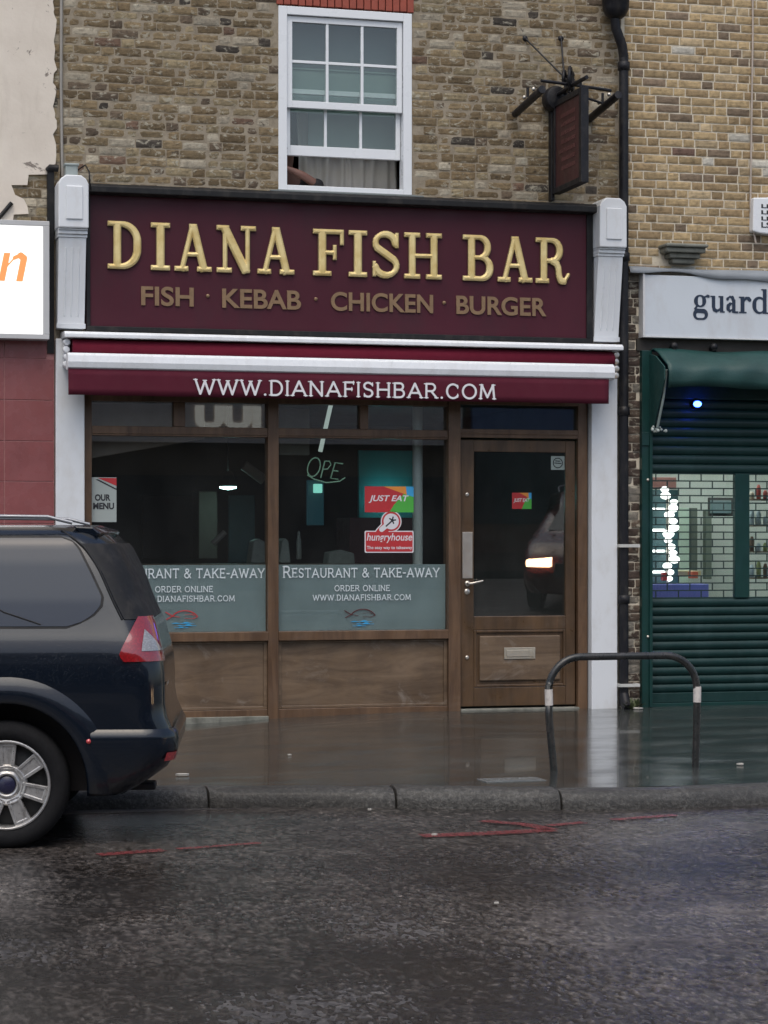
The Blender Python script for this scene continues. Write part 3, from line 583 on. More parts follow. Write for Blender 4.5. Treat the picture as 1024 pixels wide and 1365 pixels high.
# room behind the window
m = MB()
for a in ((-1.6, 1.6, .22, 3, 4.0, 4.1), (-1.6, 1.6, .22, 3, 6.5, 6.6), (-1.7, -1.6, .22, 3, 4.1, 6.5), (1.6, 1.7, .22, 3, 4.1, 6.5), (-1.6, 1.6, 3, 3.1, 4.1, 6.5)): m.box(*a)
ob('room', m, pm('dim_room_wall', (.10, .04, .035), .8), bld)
def curtain(xa, xb, za, zb, y, amp, nf, matl, name, label):
    m = MB(); n = nf*8; vs = []
    for i in range(n+1):
        x = xa+(xb-xa)*i/n; d = amp*math.sin(2*PI*i/8+.8*math.sin(i*.37))+amp*.5*math.sin(i*.53)
        for j in range(7): z = za+(zb-za)*j/6; vs.append((x+.01*math.sin(j+i*.2), y+d*(1-.35*j/6), z))
    m.add(vs, [(i*7+j, (i+1)*7+j, (i+1)*7+j+1, i*7+j+1) for i in range(n) for j in range(6)], smooth=True)
    return tag(ob(name, m, matl, recalc=False), label, 'curtain')
M_net = pm('net_curtain', (.58, .53, .50), .9, .08, 8, bump=.3); M_blind = pm('roller_blind', (.22, .27, .27), .85, .08, 5, bump=.05)
curtain(-.66, .24, 4.40, 5.5, .42, .018, 9, M_net, 'net_curtain', 'pale net curtain hanging inside the raised sash window')
m = MB(); m.box(-.86, .2, .17, .176, 5.12, 5.5); m.box(-.86, .2, .16, .186, 5.485, 5.50); tag(ob('window_blind', m, pm('pale_green_blind', (.30, .38, .36), .85, .06), bevel=.002), 'pale grey-green blind drawn behind the middle panes of the sash window', 'blind')
m = MB(); m.box(-.86, .2, .21, .216, 5.5, 5.95); tag(ob('window_blind', m, pm('grey_blind', (.17, .19, .20), .85, .06)), 'grey blind behind the top row of panes of the sash window', 'blind')
m = MB(); m.box(-.58, .2, .36, .366, 4.8, 5.2); tag(ob('net_curtain', m, pm('net_panel', (.32, .37, .36), .9, .05)), 'flat grey-green net panel behind the lower sash glass', 'curtain')
# ---- pilasters (console brackets over plain piers)
def pilaster(x0, x1, lab, zt):
    p = thing('pilaster', lab, 'pilaster', ((x0+x1)/2, 0, -.1)); c = (x0+x1)/2
    m = MB(); m.box(x0+.005, x1-.005, -.085, .1, -.1, 3.12); ob('shaft', m, M_white, p, bevel=.006)
    m = MB(); m.prism([(-.12, 3.2), (.1, 3.2), (.1, 3.93), (-.235, 3.93)], x0+.012, x1-.012, axis='x')
    m.prism([(-.135, 3.2), (-.13, 3.2), (-.13, 3.24), (-.145, 3.24)], x0+.004, x1-.004, axis='x'); b = ob('console', m, M_white, p, bevel=.008)
    m = MB()
    for k in (-1, 0, 1):
        xx = c+k*.055; m.prism([(-.1415, 3.30), (-.12, 3.30), (-.20, 3.85), (-.2285, 3.85)], xx-.006, xx+.006, axis='x')
    ob('fluting', m, M_white, b, bevel=.003)
    m = MB()
    for za, zb, pr in ((3.932, 3.955, .245), (3.957, 3.985, .262), (3.987, 4.0, .275)): m.box(x0+.004, x1-.004, -pr, .1, za, zb)
    ob('moulding', m, M_white, p, bevel=.004)
    m = MB(); z = zt; prof = [(x0, 4.002), (x1, 4.002), (x1, z-.07), (x1-.02, z-.03), (x1-.06, z), (x0+.06, z), (x0+.02, z-.03), (x0, z-.07)]
    m.prism(prof, -.3, .05); cap = ob('capital', m, M_white, p, bevel=.01)
    m = MB(); m.box(x0+.06, x1-.05, -.312, -.29, 4.07, z-.09); ob('raised_panel', m, M_white, cap, bevel=.006)
    return p
pilaster(-2.81, -2.565, 'white pilaster with fluted console at the left end of the maroon sign', 4.43)
pilaster(1.85, 2.10, 'white pilaster with fluted console at the right end of the maroon sign, beside the drainpipe', 4.43)
m = MB(); m.box(-2.74, -2.64, -.2, -.1, 4.435, 4.53); m.box(-2.75, -2.63, -.21, -.1, 4.52, 4.54); tag(ob('junction_box', m, pm('grey_box', (.28, .32, .31), .5), bevel=.006), 'small grey box standing on the left white pilaster', 'electrical box')
m = MB(); m.tube([(-2.745, -.02, 4.46), (-2.755, -.02, 5.2), (-2.75, -.02, 6.9)], .012, 8); tag(ob('conduit', m, pm('grey_conduit', (.3, .28, .25), .6)), 'thin grey conduit running up the joint between rendered and brick walls', 'cable')
m = MB(); m.tube([(-2.63, -.12, 4.50), (-2.58, -.2, 4.53), (-2.56, -.29, 4.46), (-2.56, -.31, 4.38), (-2.54, -.25, 4.32)], .006, 6); tag(ob('cable', m, M_black), 'black cable looping over the left white capital', 'cable')
m = MB(); m.tube([(-2.86, -.03, 4.5), (-2.845, -.05, 4.52), (-2.78, -.06, 4.515)], .03, 8); m.box(-2.87, -2.815, -.05, .05, 3.0, 4.52); tag(ob('downpipe_gap_cover', m, M_black), 'narrow black strip between the lit sign and the left white pilaster', 'pipe')
# ------------------------------------------------------------------ fascia sign
YF = -.12
fs_ = thing('fascia_sign', 'long maroon shop sign with raised gold lettering', 'shop sign', (-.33, 0, 3.2))
m = MB(); m.box(-2.56, 1.845, YF, .0, 3.20, 4.335); ob('board', m, M_maroon, fs_, bevel=.004)
m = MB(); m.box(-2.56, 1.85, YF-.018, YF-.001, 3.185, 3.225); m.box(1.79, 1.845, YF-.018, YF-.001, 3.226, 4.33); m.box(-2.56, -2.53, YF-.018, YF-.001, 3.226, 4.33); ob('frame', m, M_black, fs_, bevel=.004)
m = MB(); m.prism([(-.23, 4.31), (-.10, 4.30), (-.0, 4.335), (-.0, 4.40), (-.19, 4.385), (-.23, 4.36)], -2.56, 1.86, axis='x'); ob('light_trough', m, M_black, fs_, bevel=.006)
LT = [('D', 143, 188), ('I', 200.5, 226.5), ('A', 232, 282), ('N', 288, 341), ('A', 342.5, 392), ('F', 416.5, 458), ('I', 464, 489), ('S', 495.5, 532), ('H', 538, 588.5), ('B', 616, 657), ('A', 662.5, 709), ('R', 713, 759)]
for ch, a, b in LT:
    lp, wd, fn = slab(ch); allx = [p[0] for l_ in lp for p in l_]; mn, mxx = min(allx), max(allx); xa, xb = fx(a, YF), fx(b, YF); sx = (xb-xa)/(mxx-mn)
    zc0 = 3.698-.006*(a-143)/600
    o = link('letter', put(glyph_mesh([(lp, sx, .395, xa-mn*sx, zc0)], .02), YF-.001), M_goldedge, fs_)
    v, f = chisel(fn, -.1, wd+.12, -.1, 1.1, sx, .395, xa-mn*sx, zc0, YF-.0212, .014)
    ob('carved_face', MB().add(v, f), M_gold, o, recalc=False)
for s, a, b in (('FISH', 188, 258), ('KEBAB', 296, 401), ('CHICKEN', 441, 577), ('BURGER', 608, 728)):
    xa, xb = fx(a, YF), fx(b, YF); o = link('lettering', wordmesh(s, xa, xb, 3.405, 3.565, YF-.001, .012, .022), M_golddull, fs_)
for c in (277, 421, 592): 
    m = MB(); m.lathe([(.0001, -.014), (.014, -.013), (.016, 0)], fx(c, YF), YF-.001, 3.50, n=12); ob('dot', m, M_golddull, fs_)
# ------------------------------------------------------------------ awning
aw = thing('awning', 'folded maroon shop awning with white bars and a web address on its valance', 'awning', (-.35, 0, 2.64))
m = MB(); m.prism([(-.30, 3.115), (-.30, 3.145), (-.27, 3.165), (0, 3.175), (0, 3.115)], -2.76, 2.07, axis='x'); ob('hood', m, M_whitemetal, aw, bevel=.005)
m = MB(); pr = [(-.15+.13*math.cos(a), 3.03+.085*math.sin(a)) for a in np.linspace(0, 2*PI, 20, endpoint=False)]; m.prism(pr, -2.69, 2.0, axis='x', smooth=True); ob('fabric_roll', m, M_canvas_d, aw)
m = MB(); m.prism([(-.36, 2.85), (-.385, 2.865), (-.395, 2.91), (-.385, 2.965), (-.35, 2.985), (-.25, 2.985), (-.25, 2.85)], -2.745, 1.955, axis='x'); ob('front_bar', m, M_whitemetal, aw, bevel=.004)
n = 90; vs = []; m = MB()
for i in range(n+1):
    x = -2.74+(1.905+2.74)*i/n; d = .003*math.sin(i*.5)+.002*math.sin(i*1.3)
    for j in range(5): z = 2.855-.212*j/4; vs.append((x, -.372-d*j/4+.004*(j/4), z+(.0015*math.sin(i*.7) if j == 4 else 0)))
m.add(vs, [(i*5+j, (i+1)*5+j, (i+1)*5+j+1, i*5+j+1) for i in range(n) for j in range(4)], smooth=True)
val = ob('valance', m, M_canvas, aw, recalc=False); sd = val.modifiers.new('thick', 'SOLIDIFY'); sd.thickness = .004; sd.offset = 1
link('lettering', copper_mesh('WWW.DIANAFISHBAR.COM', fx(259, -.38), fx(661, -.38), 2.668, 2.785, -.381, .002), M_letterwhite, val)
for x in (-2.735, 2.03):
    m = MB()
    for k, z in enumerate((2.9, 2.96, 3.02, 3.08)): m.lathe([(.001, -.028), (.025, -.028), (.03, -.01), (.03, .02), (.001, .02)], x+.004*(k % 2), -.2, z, n=12)
    m.box(x-.018, x+.018, -.19, -.02, 2.89, 3.1); ob('bracket', m, M_steel if x > 0 else M_whitemetal, aw, bevel=.003)
# ------------------------------------------------------------------ shopfront
sf = thing('shopfront', 'brown timber shopfront with two plate windows and a half glazed door under the maroon awning', 'shopfront', (-.35, 0, 0))
X0, X1, X2, X3, X4, X5, X6, X7 = -2.575, -2.50, -1.016, -.925, .569, .677, 1.757, 1.845
m = MB()
m.box(X0, X1, -.01, .10, -.1, 2.72); m.box(X2, X3, -.022, .12, -.05, 2.72); m.box(X4, X5, -.03, .14, -.02, 2.72); m.box(X6, X7, -.01, .14, -.02, 2.72)
for a, b in ((X1, X2), (X3, X4)):
    m.box(a, b, -.012, .10, 2.335, 2.415); m.box(a, b, -.022, -.013, 2.35, 2.362); m.box(a, b, -.03, .10, .622, .70); m.box(a, b, -.006, .1, -.1, .045); m.box(a, b, -.015, .1, 2.62, 2.72)
m.box(X5, X6, -.008, .12, 2.355, 2.43); m.box(X5, X6, -.018, -.009, 2.385, 2.40); m.box(X5, X6, -.015, .1, 2.64, 2.72)
m.box(fx(232), fx(247), -.008, .08, 2.416, 2.619); m.box(fx(480), fx(491), -.008, .08, 2.416, 2.619)
ob('frame', m, M_wood, sf, bevel=.006)
for a, b in ((X1, X2), (X3, X4)):
    m = MB(); m.box(a, b, .03, .09, .046, .62); w_ = .03
    for q in ((a, a+w_, .046, .62), (b-w_, b, .046, .62), (a+w_, b-w_, .046, .07), (a+w_, b-w_, .60, .62)): m.box(q[0], q[1], .012, .029, q[2], q[3])
    ob('stall_riser', m, M_woodl, sf, bevel=.004)
ob('threshold', MB().box(X1-.02, X2, -.045, .0, -.12, -.01), M_stone, sf, bevel=.006); ob('threshold', MB().box(X5, X6, -.05, .05, -.05, .012), M_stone, sf, bevel=.006)
for a, b in ((X1, fx(232)), (fx(247), X2), (X3, fx(480)), (fx(491), X4), (X5, X6)):
    m = MB(); m.box(a, b, .05, .054, 2.425 if a > .6 else 2.416, 2.63); ob('transom_pane', m, M_glass, sf)
panes = []
for a, b in ((X1, X2), (X3, X4)):
    m = MB(); m.box(a, b, .045, .05, .70, 2.335); p = ob('window_pane', m, M_glass, sf, label='left shop window pane with a menu notice' if a < -2 else 'right shop window pane with red stickers'); panes.append(p)
    m = MB(); m.box(a+.006, b-.006, .052, .0535, .702, 1.262); ob('frosted_film', m, M_film, p)
    def k(px): return fx(px, .04)+(a-X3)-(0.0 if a > -2 else -.035)
    yy = .0435
    link('lettering', copper_mesh('RESTAURANT & TAKE-AWAY', k(377), k(586), 1.155, 1.228, yy, .0015, big=(0,)), M_vinyl, p)
    link('lettering', copper_mesh('ORDER ONLINE', k(446), k(520), 1.037, 1.083, yy, .0015), M_vinyl, p)
    link('lettering', copper_mesh('WWW.DIANAFISHBAR.COM', k(417), k(548), .958, 1.003, yy, .0015), M_vinyl, p)
    # fish and wave emblem
    fa = arc(0, -.06, .085, .12, 150, 25, 14)
    fish = lambda X, Z: np.minimum.reduce([seg(X, Z, q, r_, .0035+.002*math.sin(i/13*PI)) for i, (q, r_) in enumerate(zip(fa, fa[1:]))]+[seg(X, Z, (-.074, 0), (-.115, .045), .004), seg(X, Z, (-.074, 0), (-.11, -.035), .004), seg(X, Z, (-.074, .0), (-.03, -.012), .003), seg(X, Z, (.077, -.01), (.05, -.03), .003), seg(X, Z, (.05, -.03), (-.0, -.025), .002), seg(X, Z, (.0, .015), (.05, .018), .002), seg(X, Z, (.05, .018), (.055, .0), .002)])
    cxm = k(484); lp = contours(fish, -.15, .15, -.08, .1, 500); o = link('fish_emblem', put(glyph_mesh([(lp, 1.4, .75, cxm, .835)], .0015), yy), pm('dark_red_vinyl', (.09, .02, .022), .5, bump=0) if a > -2 else M_red, p)
    m = MB()
    for j, (u0, u1, zz, hh) in enumerate(((-.11, .08, .775, .012), (-.06, .10, .755, .014), (-.09, .03, .739, .008))):
        tp = [(cxm+u0+(u1-u0)*i/16, zz+hh*(.5+.5*math.sin(i*.75+j))*math.sin(PI*i/16)) for i in range(17)]; bt = [(cxm+u0+(u1-u0)*i/16, zz-.003) for i in range(16, -1, -1)]
        m.prism(tp+bt, yy-.0015, yy)
    ob('wave_emblem', m, M_blu, p)
def sticker_link(name, parent, parts, label):
    """parts: list of (mesh, material) -> one sticker object"""
    v = []; f = []; mi = []; mats = []
    for me, mt in parts:
        o = len(v); v += [tuple(p.co) for p in me.vertices]; f += [tuple(i+o for i in p.vertices) for p in me.polygons]
        if mt not in mats: mats.append(mt)
        mi += [mats.index(mt)]*len(me.polygons)
    me = bpy.data.meshes.new(name); me.from_pydata(v, [], f); me.polygons.foreach_set('material_index', mi); me.update()
    o = link(name, me, mats, parent); o['label'] = label; return o
def polym(polys, y, t=.001):
    m = MB()
    for p in polys: m.prism(p, y-t, y)
    me = bpy.data.meshes.new('p'); me.from_pydata(m.v, [], m.f); me.update(); return me
def takeaway_sticker(x0, x1, z0, z1, y, parent, lab):
    W, H = x1-x0, z1-z0; P = lambda u, v: (x0+u*W, z0+v*H)
    parts = [(polym([[P(0, 0), P(.5, 0), P(.6, .3), P(.8, .72), P(.38, 1), P(0, 1)]], y), M_red), (polym([[P(.5, 0), P(1, 0), P(1, .6), P(.86, .68), P(.8, .72), P(.6, .3)]], y), M_grn),
             (polym([[P(.38, 1), P(.8, .72), P(.86, .68), P(.84, 1)]], y), M_org), (polym([[P(.84, 1), P(.86, .68), P(1, .6), P(1, 1)]], y), M_blu)]
    parts.append((wordmesh('JUST EAT', *(P(.08, 0)[0], P(.9, 0)[0]), P(0, .36)[1], P(0, .66)[1], y-.0012, .001, .02, .25), M_letterwhite)); return sticker_link('sticker', parent, parts, lab)
takeaway_sticker(-.159, .275, 1.708, 1.93, .042, panes[1], 'red and green takeaway sticker reading JUST EAT')
def house_sticker(parent):
    y = .042; xa, xb = -.16, .275; parts = []
    cx, cz = .075, 1.63
    out = lambda k: (lambda X, Z: np.minimum(rbox(X, Z, xa+k, xb-k, 1.362+k, 1.55-k, .012), np.minimum(np.hypot(X-cx, Z-cz)-.092+k, seg(X, Z, (cx, cz), (-.02, 1.53), .05-k))))
    for k, yy, mt in ((0, y, M_letterwhite), (.009, y-.001, M_red)):
        parts.append((put(glyph_mesh([(contours(out(k), -.2, .32, 1.34, 1.75, 260), 1, 1, 0, 0)], .001), yy), mt))
    bub = lambda X, Z: np.minimum(np.hypot(X-cx, Z-cz)-.068, seg(X, Z, (cx, cz), (-.01, 1.562), .022))
    parts.append((put(glyph_mesh([(contours(bub, -.2, .32, 1.5, 1.75, 260), 1, 1, 0, 0)], .001), y-.002), M_letterwhite))
    st = lambda X, Z: np.minimum.reduce([seg(X, Z, (cx-.045, cz-.04), (cx+.01, cz+.008), .006)]+[seg(X, Z, (cx+.01, cz+.01), (cx+.01+.028*math.cos(a), cz+.01+.028*math.sin(a)), .006) for a in (0.1, 1.35, 2.6, 3.9, 5.1)])
    parts.append((put(glyph_mesh([(contours(st, -.2, .32, 1.5, 1.75, 260), 1, 1, 0, 0)], .001), y-.003), M_ink))
    parts.append((wordmesh('hungryhouse', -.142, .262, 1.445, 1.53, y-.0025, .001, .012, .2), M_letterwhite)); parts.append((wordmesh('The easy way to takeaway', -.142, .262, 1.385, 1.42, y-.0025, .001, .015), M_letterwhite))
    return sticker_link('sticker', parent, parts, 'red and white sticker with a speech bubble reading hungryhouse')
house_sticker(panes[1])
# menu notice in the left window
xa, xb = fx(119, .06), fx(155, .06); m = [(polym([[(xa, 1.62), (xb, 1.62), (xb, 1.99), (xa, 1.99)]], .044), pm('dim_paper', (.36, .40, .38), .6, .08, 8, bump=0))]
m.append((polym([[(xa+.07, 1.985), (xb, 1.985), (xb, 1.92)]], .0425), M_red)); m.append((polym([[(xa+.05, 1.972), (xa+.07, 1.975), (xb, 1.897), (xb, 1.885)]], .0425), M_ink))
m.append((wordmesh('OUR', xa+.045, xb-.05, 1.795, 1.85, .0425, .001, .04), M_ink)); m.append((wordmesh('MENU', xa+.03, xb-.02, 1.725, 1.78, .0425, .001, .04), M_ink)); sticker_link('menu_notice', panes[0], m, 'white notice with a red corner reading OUR MENU')
# ---- door
d = MB(); XA, XB = X5+.012, X6-.012; ga, gb = .815, 1.655
d.box(XA, ga, .03, .075, .03, 2.34); d.box(gb, XB, .03, .075, .03, 2.34); d.box(ga, gb, .03, .075, 2.235, 2.34); d.box(ga, gb, .03, .075, .69, .81); d.box(ga, gb, .03, .075, .03, .195); d.box(ga, gb, .045, .07, .195, .69)
door = ob('door', d, M_wooddk, sf, bevel=.006, label='half glazed brown timber door with steel push plate')
m = MB(); m.prism([(ga+.05, .25), (gb-.05, .25), (gb-.05, .64), (ga+.05, .64)], .022, .044); ob('raised_panel', m, M_woodl, door, bevel=.014, seg=3)
m = MB()
for q in ((ga, ga+.022, .196, .689), (gb-.022, gb, .196, .689), (ga+.022, gb-.022, .196, .218), (ga+.022, gb-.022, .667, .689)): m.box(q[0], q[1], .026, .0445, q[2], q[3])
ob('bead', m, M_wooddk, door, bevel=.005)
m = MB(); m.prism([(.072, .81), (.077, .81), (.038, 2.235), (.033, 2.235)], ga, gb, axis='x'); pane = ob('pane', m, M_glass, door)
m = MB(); m.box(.708, .800, .022, .03, 1.14, 1.54); ob('push_plate', m, M_steel, door, bevel=.002)
m = MB(); m.lathe([(.001, -.012), (.022, -.012), (.026, 0)], .755, .03, 1.095, n=16); m.tube([(.755, .022, 1.095), (.755, -.012, 1.095), (.78, -.02, 1.096), (.83, -.022, 1.108), (.88, -.02, 1.118)], [.011, .011, .011, .009, .008], 10); ob('handle', m, M_steel, door)
for z, r in ((1.025, .027), (1.865, .018), (.455, .018)):
    m = MB(); m.lathe([(.001, -.009), (r*.8, -.009), (r, 0)], .752, .03, z, n=16); m.box(.749, .755, .015, .0215, z-.01, z+.01); ob('lock', m, M_steel, door)
m = MB(); m.box(1.085, 1.37, .012, .021, .437, .537); m.box(1.105, 1.35, .006, .0115, .458, .516); ob('letterbox', m, pm('worn_brass', (.5, .46, .38), .4, metal=.6, dirt=(.2, .17, .12)), door, bevel=.003)
takeaway_sticker(fx(683, .04), fx(709, .04), 1.742, 1.883, .048, door, 'small red and green sticker on the door glass')
xa, xb, za, zb = fx(735, .04), fx(753, .04), 2.085, 2.205; rg = lambda X, Z: np.minimum(np.abs(np.hypot(X-(xa+xb)/2, Z-(za+zb)/2)-.042)-.004, np.minimum(seg(X, Z, ((xa+xb)/2-.03, (za+zb)/2), ((xa+xb)/2+.03, (za+zb)/2-.004), .004), seg(X, Z, ((xa+xb)/2-.022, (za+zb)/2+.018), ((xa+xb)/2+.02, (za+zb)/2+.016), .004)))
sticker_link('sticker', door, [(polym([[(xa, za), (xb, za), (xb, zb), (xa, zb)]], .048), M_paper), (put(glyph_mesh([(contours(rg, xa, xb, za, zb, 500), 1, 1, 0, 0)], .001), .0465), M_ink)], 'square white sticker with a dark ring mark')
# ---- inside the fish bar
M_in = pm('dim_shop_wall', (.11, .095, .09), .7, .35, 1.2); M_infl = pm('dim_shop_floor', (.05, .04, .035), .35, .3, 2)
m = MB()
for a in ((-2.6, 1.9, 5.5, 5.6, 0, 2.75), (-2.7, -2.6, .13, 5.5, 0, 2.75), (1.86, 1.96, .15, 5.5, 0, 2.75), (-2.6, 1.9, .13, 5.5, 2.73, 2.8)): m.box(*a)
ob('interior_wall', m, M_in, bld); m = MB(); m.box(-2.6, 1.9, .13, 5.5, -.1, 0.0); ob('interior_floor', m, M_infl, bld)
m = MB(); m.prism([(fx(108, .3), 2.14), (fx(272, .3), 2.33), (fx(272, .3), 2.62), (fx(108, .3), 2.62)], .25, .33); tag(ob('pelmet', m, pm('dusty_pelmet', (.30, .24, .21), .8), bevel=.01), 'slanting grey-brown pelmet board inside the left shop window', 'pelmet')  # added board, stands in for the opposite fascia reflected in the glass
m = MB(); m.box(fx(372, .3), fx(413, .3), .3, .34, 2.2, 2.6); tag(ob('pelmet', m, pm('dusty_board', (.20, .19, .17), .8), bevel=.01), 'short grey board hanging inside the top left of the right shop window', 'pelmet')
m = MB(); m.tube([(.40, .35, .0), (.40, .35, 2.7)], .045, 20); m.lathe([(.06, 0), (.06, .03), (.045, .04)], .40, .35, .0, axis='z', n=20); tag(ob('column', m, pm('pale_column', (.62, .68, .68), .4, .1)), 'slim pale column standing inside the right shop window beside the stickers', 'column')
def lamp(px, py, y, r, col, st, lab):
    x, z = fx(px, y), fz(py, px, y); t = thing('pendant_lamp', lab, 'lamp', (x, y, z)); m = MB()
    m.lathe([(.03, .14), (.05, .12), (r*.8, .05), (r, .0), (r*.98, -.005)], x, y, z, axis='z', n=24); m.tube([(x, y, z+.13), (x, y, 2.72)], .008, 6); ob('shade', m, M_dark, t)
    m = MB(); m.lathe([(r*.93, .005), (r*.9, -.02), (.001, -.035)], x, y, z, axis='z', n=24); ob('bulb', m, emit('bulb_glow', col, st), t)
lamp(304, 648, 2.2, .085, (.55, 1, .95), 14, 'lit pendant lamp glowing teal-white inside the left shop window')
m = MB(); xa, xb = fx(441, 1.2), fx(427, 1.2); m.tube([(xa, 1.2, fz(540, 441, 1.2)), (xb, 1.2, fz(602, 427, 1.2))], .02, 8); tag(ob('strip_light', m, emit('strip_glow', (.8, .95, .9), .35)), 'slanting pale strip light inside the right shop window', 'lamp')
def panel(name, px0, px1, py0, py1, y, mt, lab, cat, dep=.05):
    m = MB(); m.box(fx(px0, y), fx(px1, y), y, y+dep, fz(py1, px0, y), fz(py0, px0, y)); return tag(ob(name, m, mt, bevel=.008), lab, cat)
panel('display_board', 478, 558, 600, 700, 3.0, pm('pale_display_board', (.10, .42, .44), .6, .35, 2.5, scale=(1.6, 1, .3)), 'blurred teal board glowing behind the JUST EAT sticker', 'board')
m = MB(); zq = fz(662, 520, 2.85); m.tube([(fx(496, 2.85), 2.85, zq), (fx(544, 2.85), 2.85, zq-.02)], .018, 8); tag(ob('tube_lamp', m, emit('teal_tube', (.25, .95, 1.0), 5)), 'teal tube lamp glowing in front of the board, mostly behind the JUST EAT sticker', 'lamp')  # added tube tucked behind the sticker to give the board its teal glow
panel('lit_display', 419, 430, 645, 657, 2.6, emit('teal_small', (.35, 1, .85), .6), 'small bright teal light below the neon script', 'light')
panel('mirror', 410, 432, 640, 700, 2.7, emit('teal_dim', (.03, .16, .22), .12), 'dim bluish mirror on the back wall under the neon script', 'mirror')  # mirror is no lamp, its faint blue glow is painted as emission
panel('seat_back', 466, 560, 690, 760, 1.2, pm('dark_red_leather', (.07, .016, .02), .5), 'dark red high seat back behind the hungryhouse sticker', 'seat', .5)
panel('menu_board', 190, 275, 660, 745, 3.6, pm('dark_menu_board', (.07, .035, .03), .5), 'dark brown menu board on the back wall of the fish bar', 'board')
M_obj = pm('grey_item', (.22, .24, .22), .6, .3, 20)
for px0, px1, py0, y, lab in ((372, 388, 717, .8, 'grey box on the counter at the left of the right window'), (395, 402, 708, .9, 'tall grey bottle on the counter in the right window'), (435, 475, 733, .9, 'pale heaped tray on the counter in the right window'), (334, 357, 718, 1.2, 'grey box on the counter behind the mullion')):
    xa, xb = fx(px0, y), fx(px1, y); zt = fz(py0, px0, y); m = MB()
    if px1-px0 < 12: m.lathe([(.001, -.25), ((xb-xa)/2, -.25), ((xb-xa)/2, -.1), ((xb-xa)/4, -.03), ((xb-xa)/4, 0), (.001, 0)], (xa+xb)/2, y, zt, axis='z', n=14)
    else: m.prism([(xa, zt-.22), (xb, zt-.22), (xb-.02, zt-.03), ((xa+xb)/2, zt), (xa+.03, zt-.02)], y, y+.2)
    tag(ob('counter_item', m, M_obj, bevel=.01), lab, 'container')
m = MB(); m.box(-1.9, .5, .75, 1.5, 0, 1.22); m.box(-1.95, .55, .7, 1.55, 1.222, 1.26); tag(ob('counter', m, M_woodl, bevel=.01), 'long serving counter inside behind the shop windows', 'counter')
for px0, py0, px1, py1, wd in ((325, 620, 352, 640, .05), (284, 725, 300, 709, .03)):
    y = 1.8; m = MB(); m.tube([(fx(px0, y), y, fz(py0, px0, y)), (fx(px1, y), y, fz(py1, px1, y))], wd, 6); tag(ob('shelf_rail', m, pm('dull_pale_rail', (.35, .30, .27), .6)), 'pale slanting rail %s inside the left shop window' % ('near the ceiling' if py0 < 700 else 'low down'), 'rail')
panel('shelf', 265, 290, 655, 745, 2.6, pm('dull_brown_shelf', (.15, .12, .10), .7), 'narrow brown shelf unit inside the left shop window', 'shelf', .3)
panel('door_curtain', 305, 340, 660, 750, 3.0, pm('slate_curtain', (.07, .11, .13), .8), 'slate blue hanging behind the pendant lamp', 'curtain')
# neon script
M_neon = emit('green_neon', (.25, .55, .35), .08, (.3, .45, .35)); m = MB(); y = .12; sc = .16; ox, oz = fx(407, y), fz(634, 407, y)
P = lambda u, v: (ox+(u+v*.25)*sc, y, oz+v*sc-u*.02)
m.tube([P(.35+.33*math.cos(a), .5+.5*math.sin(a)) for a in np.linspace(.6, 2*PI+.9, 26)], .006, 6); m.tube([P(.85, 0), P(.85, .9)], .006, 6); m.tube([P(.85, .88), P(1.1, .92), P(1.22, .75), P(1.1, .5), P(.87, .45)], .006, 6)
m.tube([P(1.85, .88), P(1.42, .88), P(1.38, .04), P(1.8, .04)], .006, 6); m.tube([P(1.4, .46), P(1.7, .46)], .006, 6); m.tube([P(.1, .05), P(.5, -.12), P(1.2, -.22), P(1.9, -.05), P(2.15, .18)], .006, 6)
tag(ob('neon_sign', m, M_neon), 'thin green script neon sign reading OPE in the right shop window', 'neon sign')
# ------------------------------------------------------------------ person at the upper window
def skin(name, verts, edges, rad, mat, parent=None, sub=2):
    me = bpy.data.meshes.new(name); me.from_pydata(verts, edges, []); o = bpy.data.objects.new(name, me); C.objects.link(o)
    s = o.modifiers.new('s', 'SKIN'); sl_ = me.skin_vertices[0].data if me.skin_vertices else None
    if sl_ is None:
        bm = bmesh.new(); bm.from_mesh(me); bm.verts.layers.skin.verify(); bm.to_mesh(me); bm.free(); sl_ = me.skin_vertices[0].data
    for i, r in enumerate(rad): sl_[i].radius = (r, r); sl_[i].use_root = (i == 0)
    q = o.modifiers.new('u', 'SUBSURF'); q.levels = sub; q.render_levels = sub; bpy.context.view_layer.update()
    m2 = bpy.data.meshes.new_from_object(o.evaluated_get(bpy.context.evaluated_depsgraph_get())); bpy.data.objects.remove(o)
    m2.polygons.foreach_set('use_smooth', [True]*len(m2.polygons)); return link(name, m2, mat, parent)
pe = thing('person', 'person in dark clothes leaning on the sill of the open upstairs window', 'person', (-.7, .5, 4.2))
M_skin = pm('brown_skin', (.17, .085, .065), .55, .12, 20, bump=.1); M_cloth = pm('black_cloth', (.012, .011, .013), .85, .2, 20, bump=.3)
# one body: pelvis, chest, neck, head, both arms
vb = [(-.72, .62, 4.10), (-.74, .50, 4.32), (-.74, .42, 4.50), (-.78, .34, 4.60), (-.79, .30, 4.66), (-.80, .27, 4.75), (-.80, .26, 4.84), (-.60, .38, 4.54), (-.52, .2, 4.50), (-.70, .12, 4.585), (-.81, .12, 4.625), (-.88, .44, 4.50), (-.90, .25, 4.44), (-.83, .12, 4.49), (-.87, .115, 4.65)]
eb = [(0, 1), (1, 2), (2, 3), (3, 4), (4, 5), (5, 6), (2, 7), (7, 8), (8, 9), (9, 10), (10, 14), (2, 11), (11, 12), (12, 13)]
body = skin('body', vb, eb, [.15, .15, .14, .06, .055, .085, .06, .06, .042, .036, .024, .06, .04, .03, .016], M_skin, pe)
for i, (dx, dz, L) in enumerate(((-.012, .016, .055), (-.004, .03, .06), (.006, .04, .055), (.016, .046, .045), (.012, -.01, .04))):
    pass
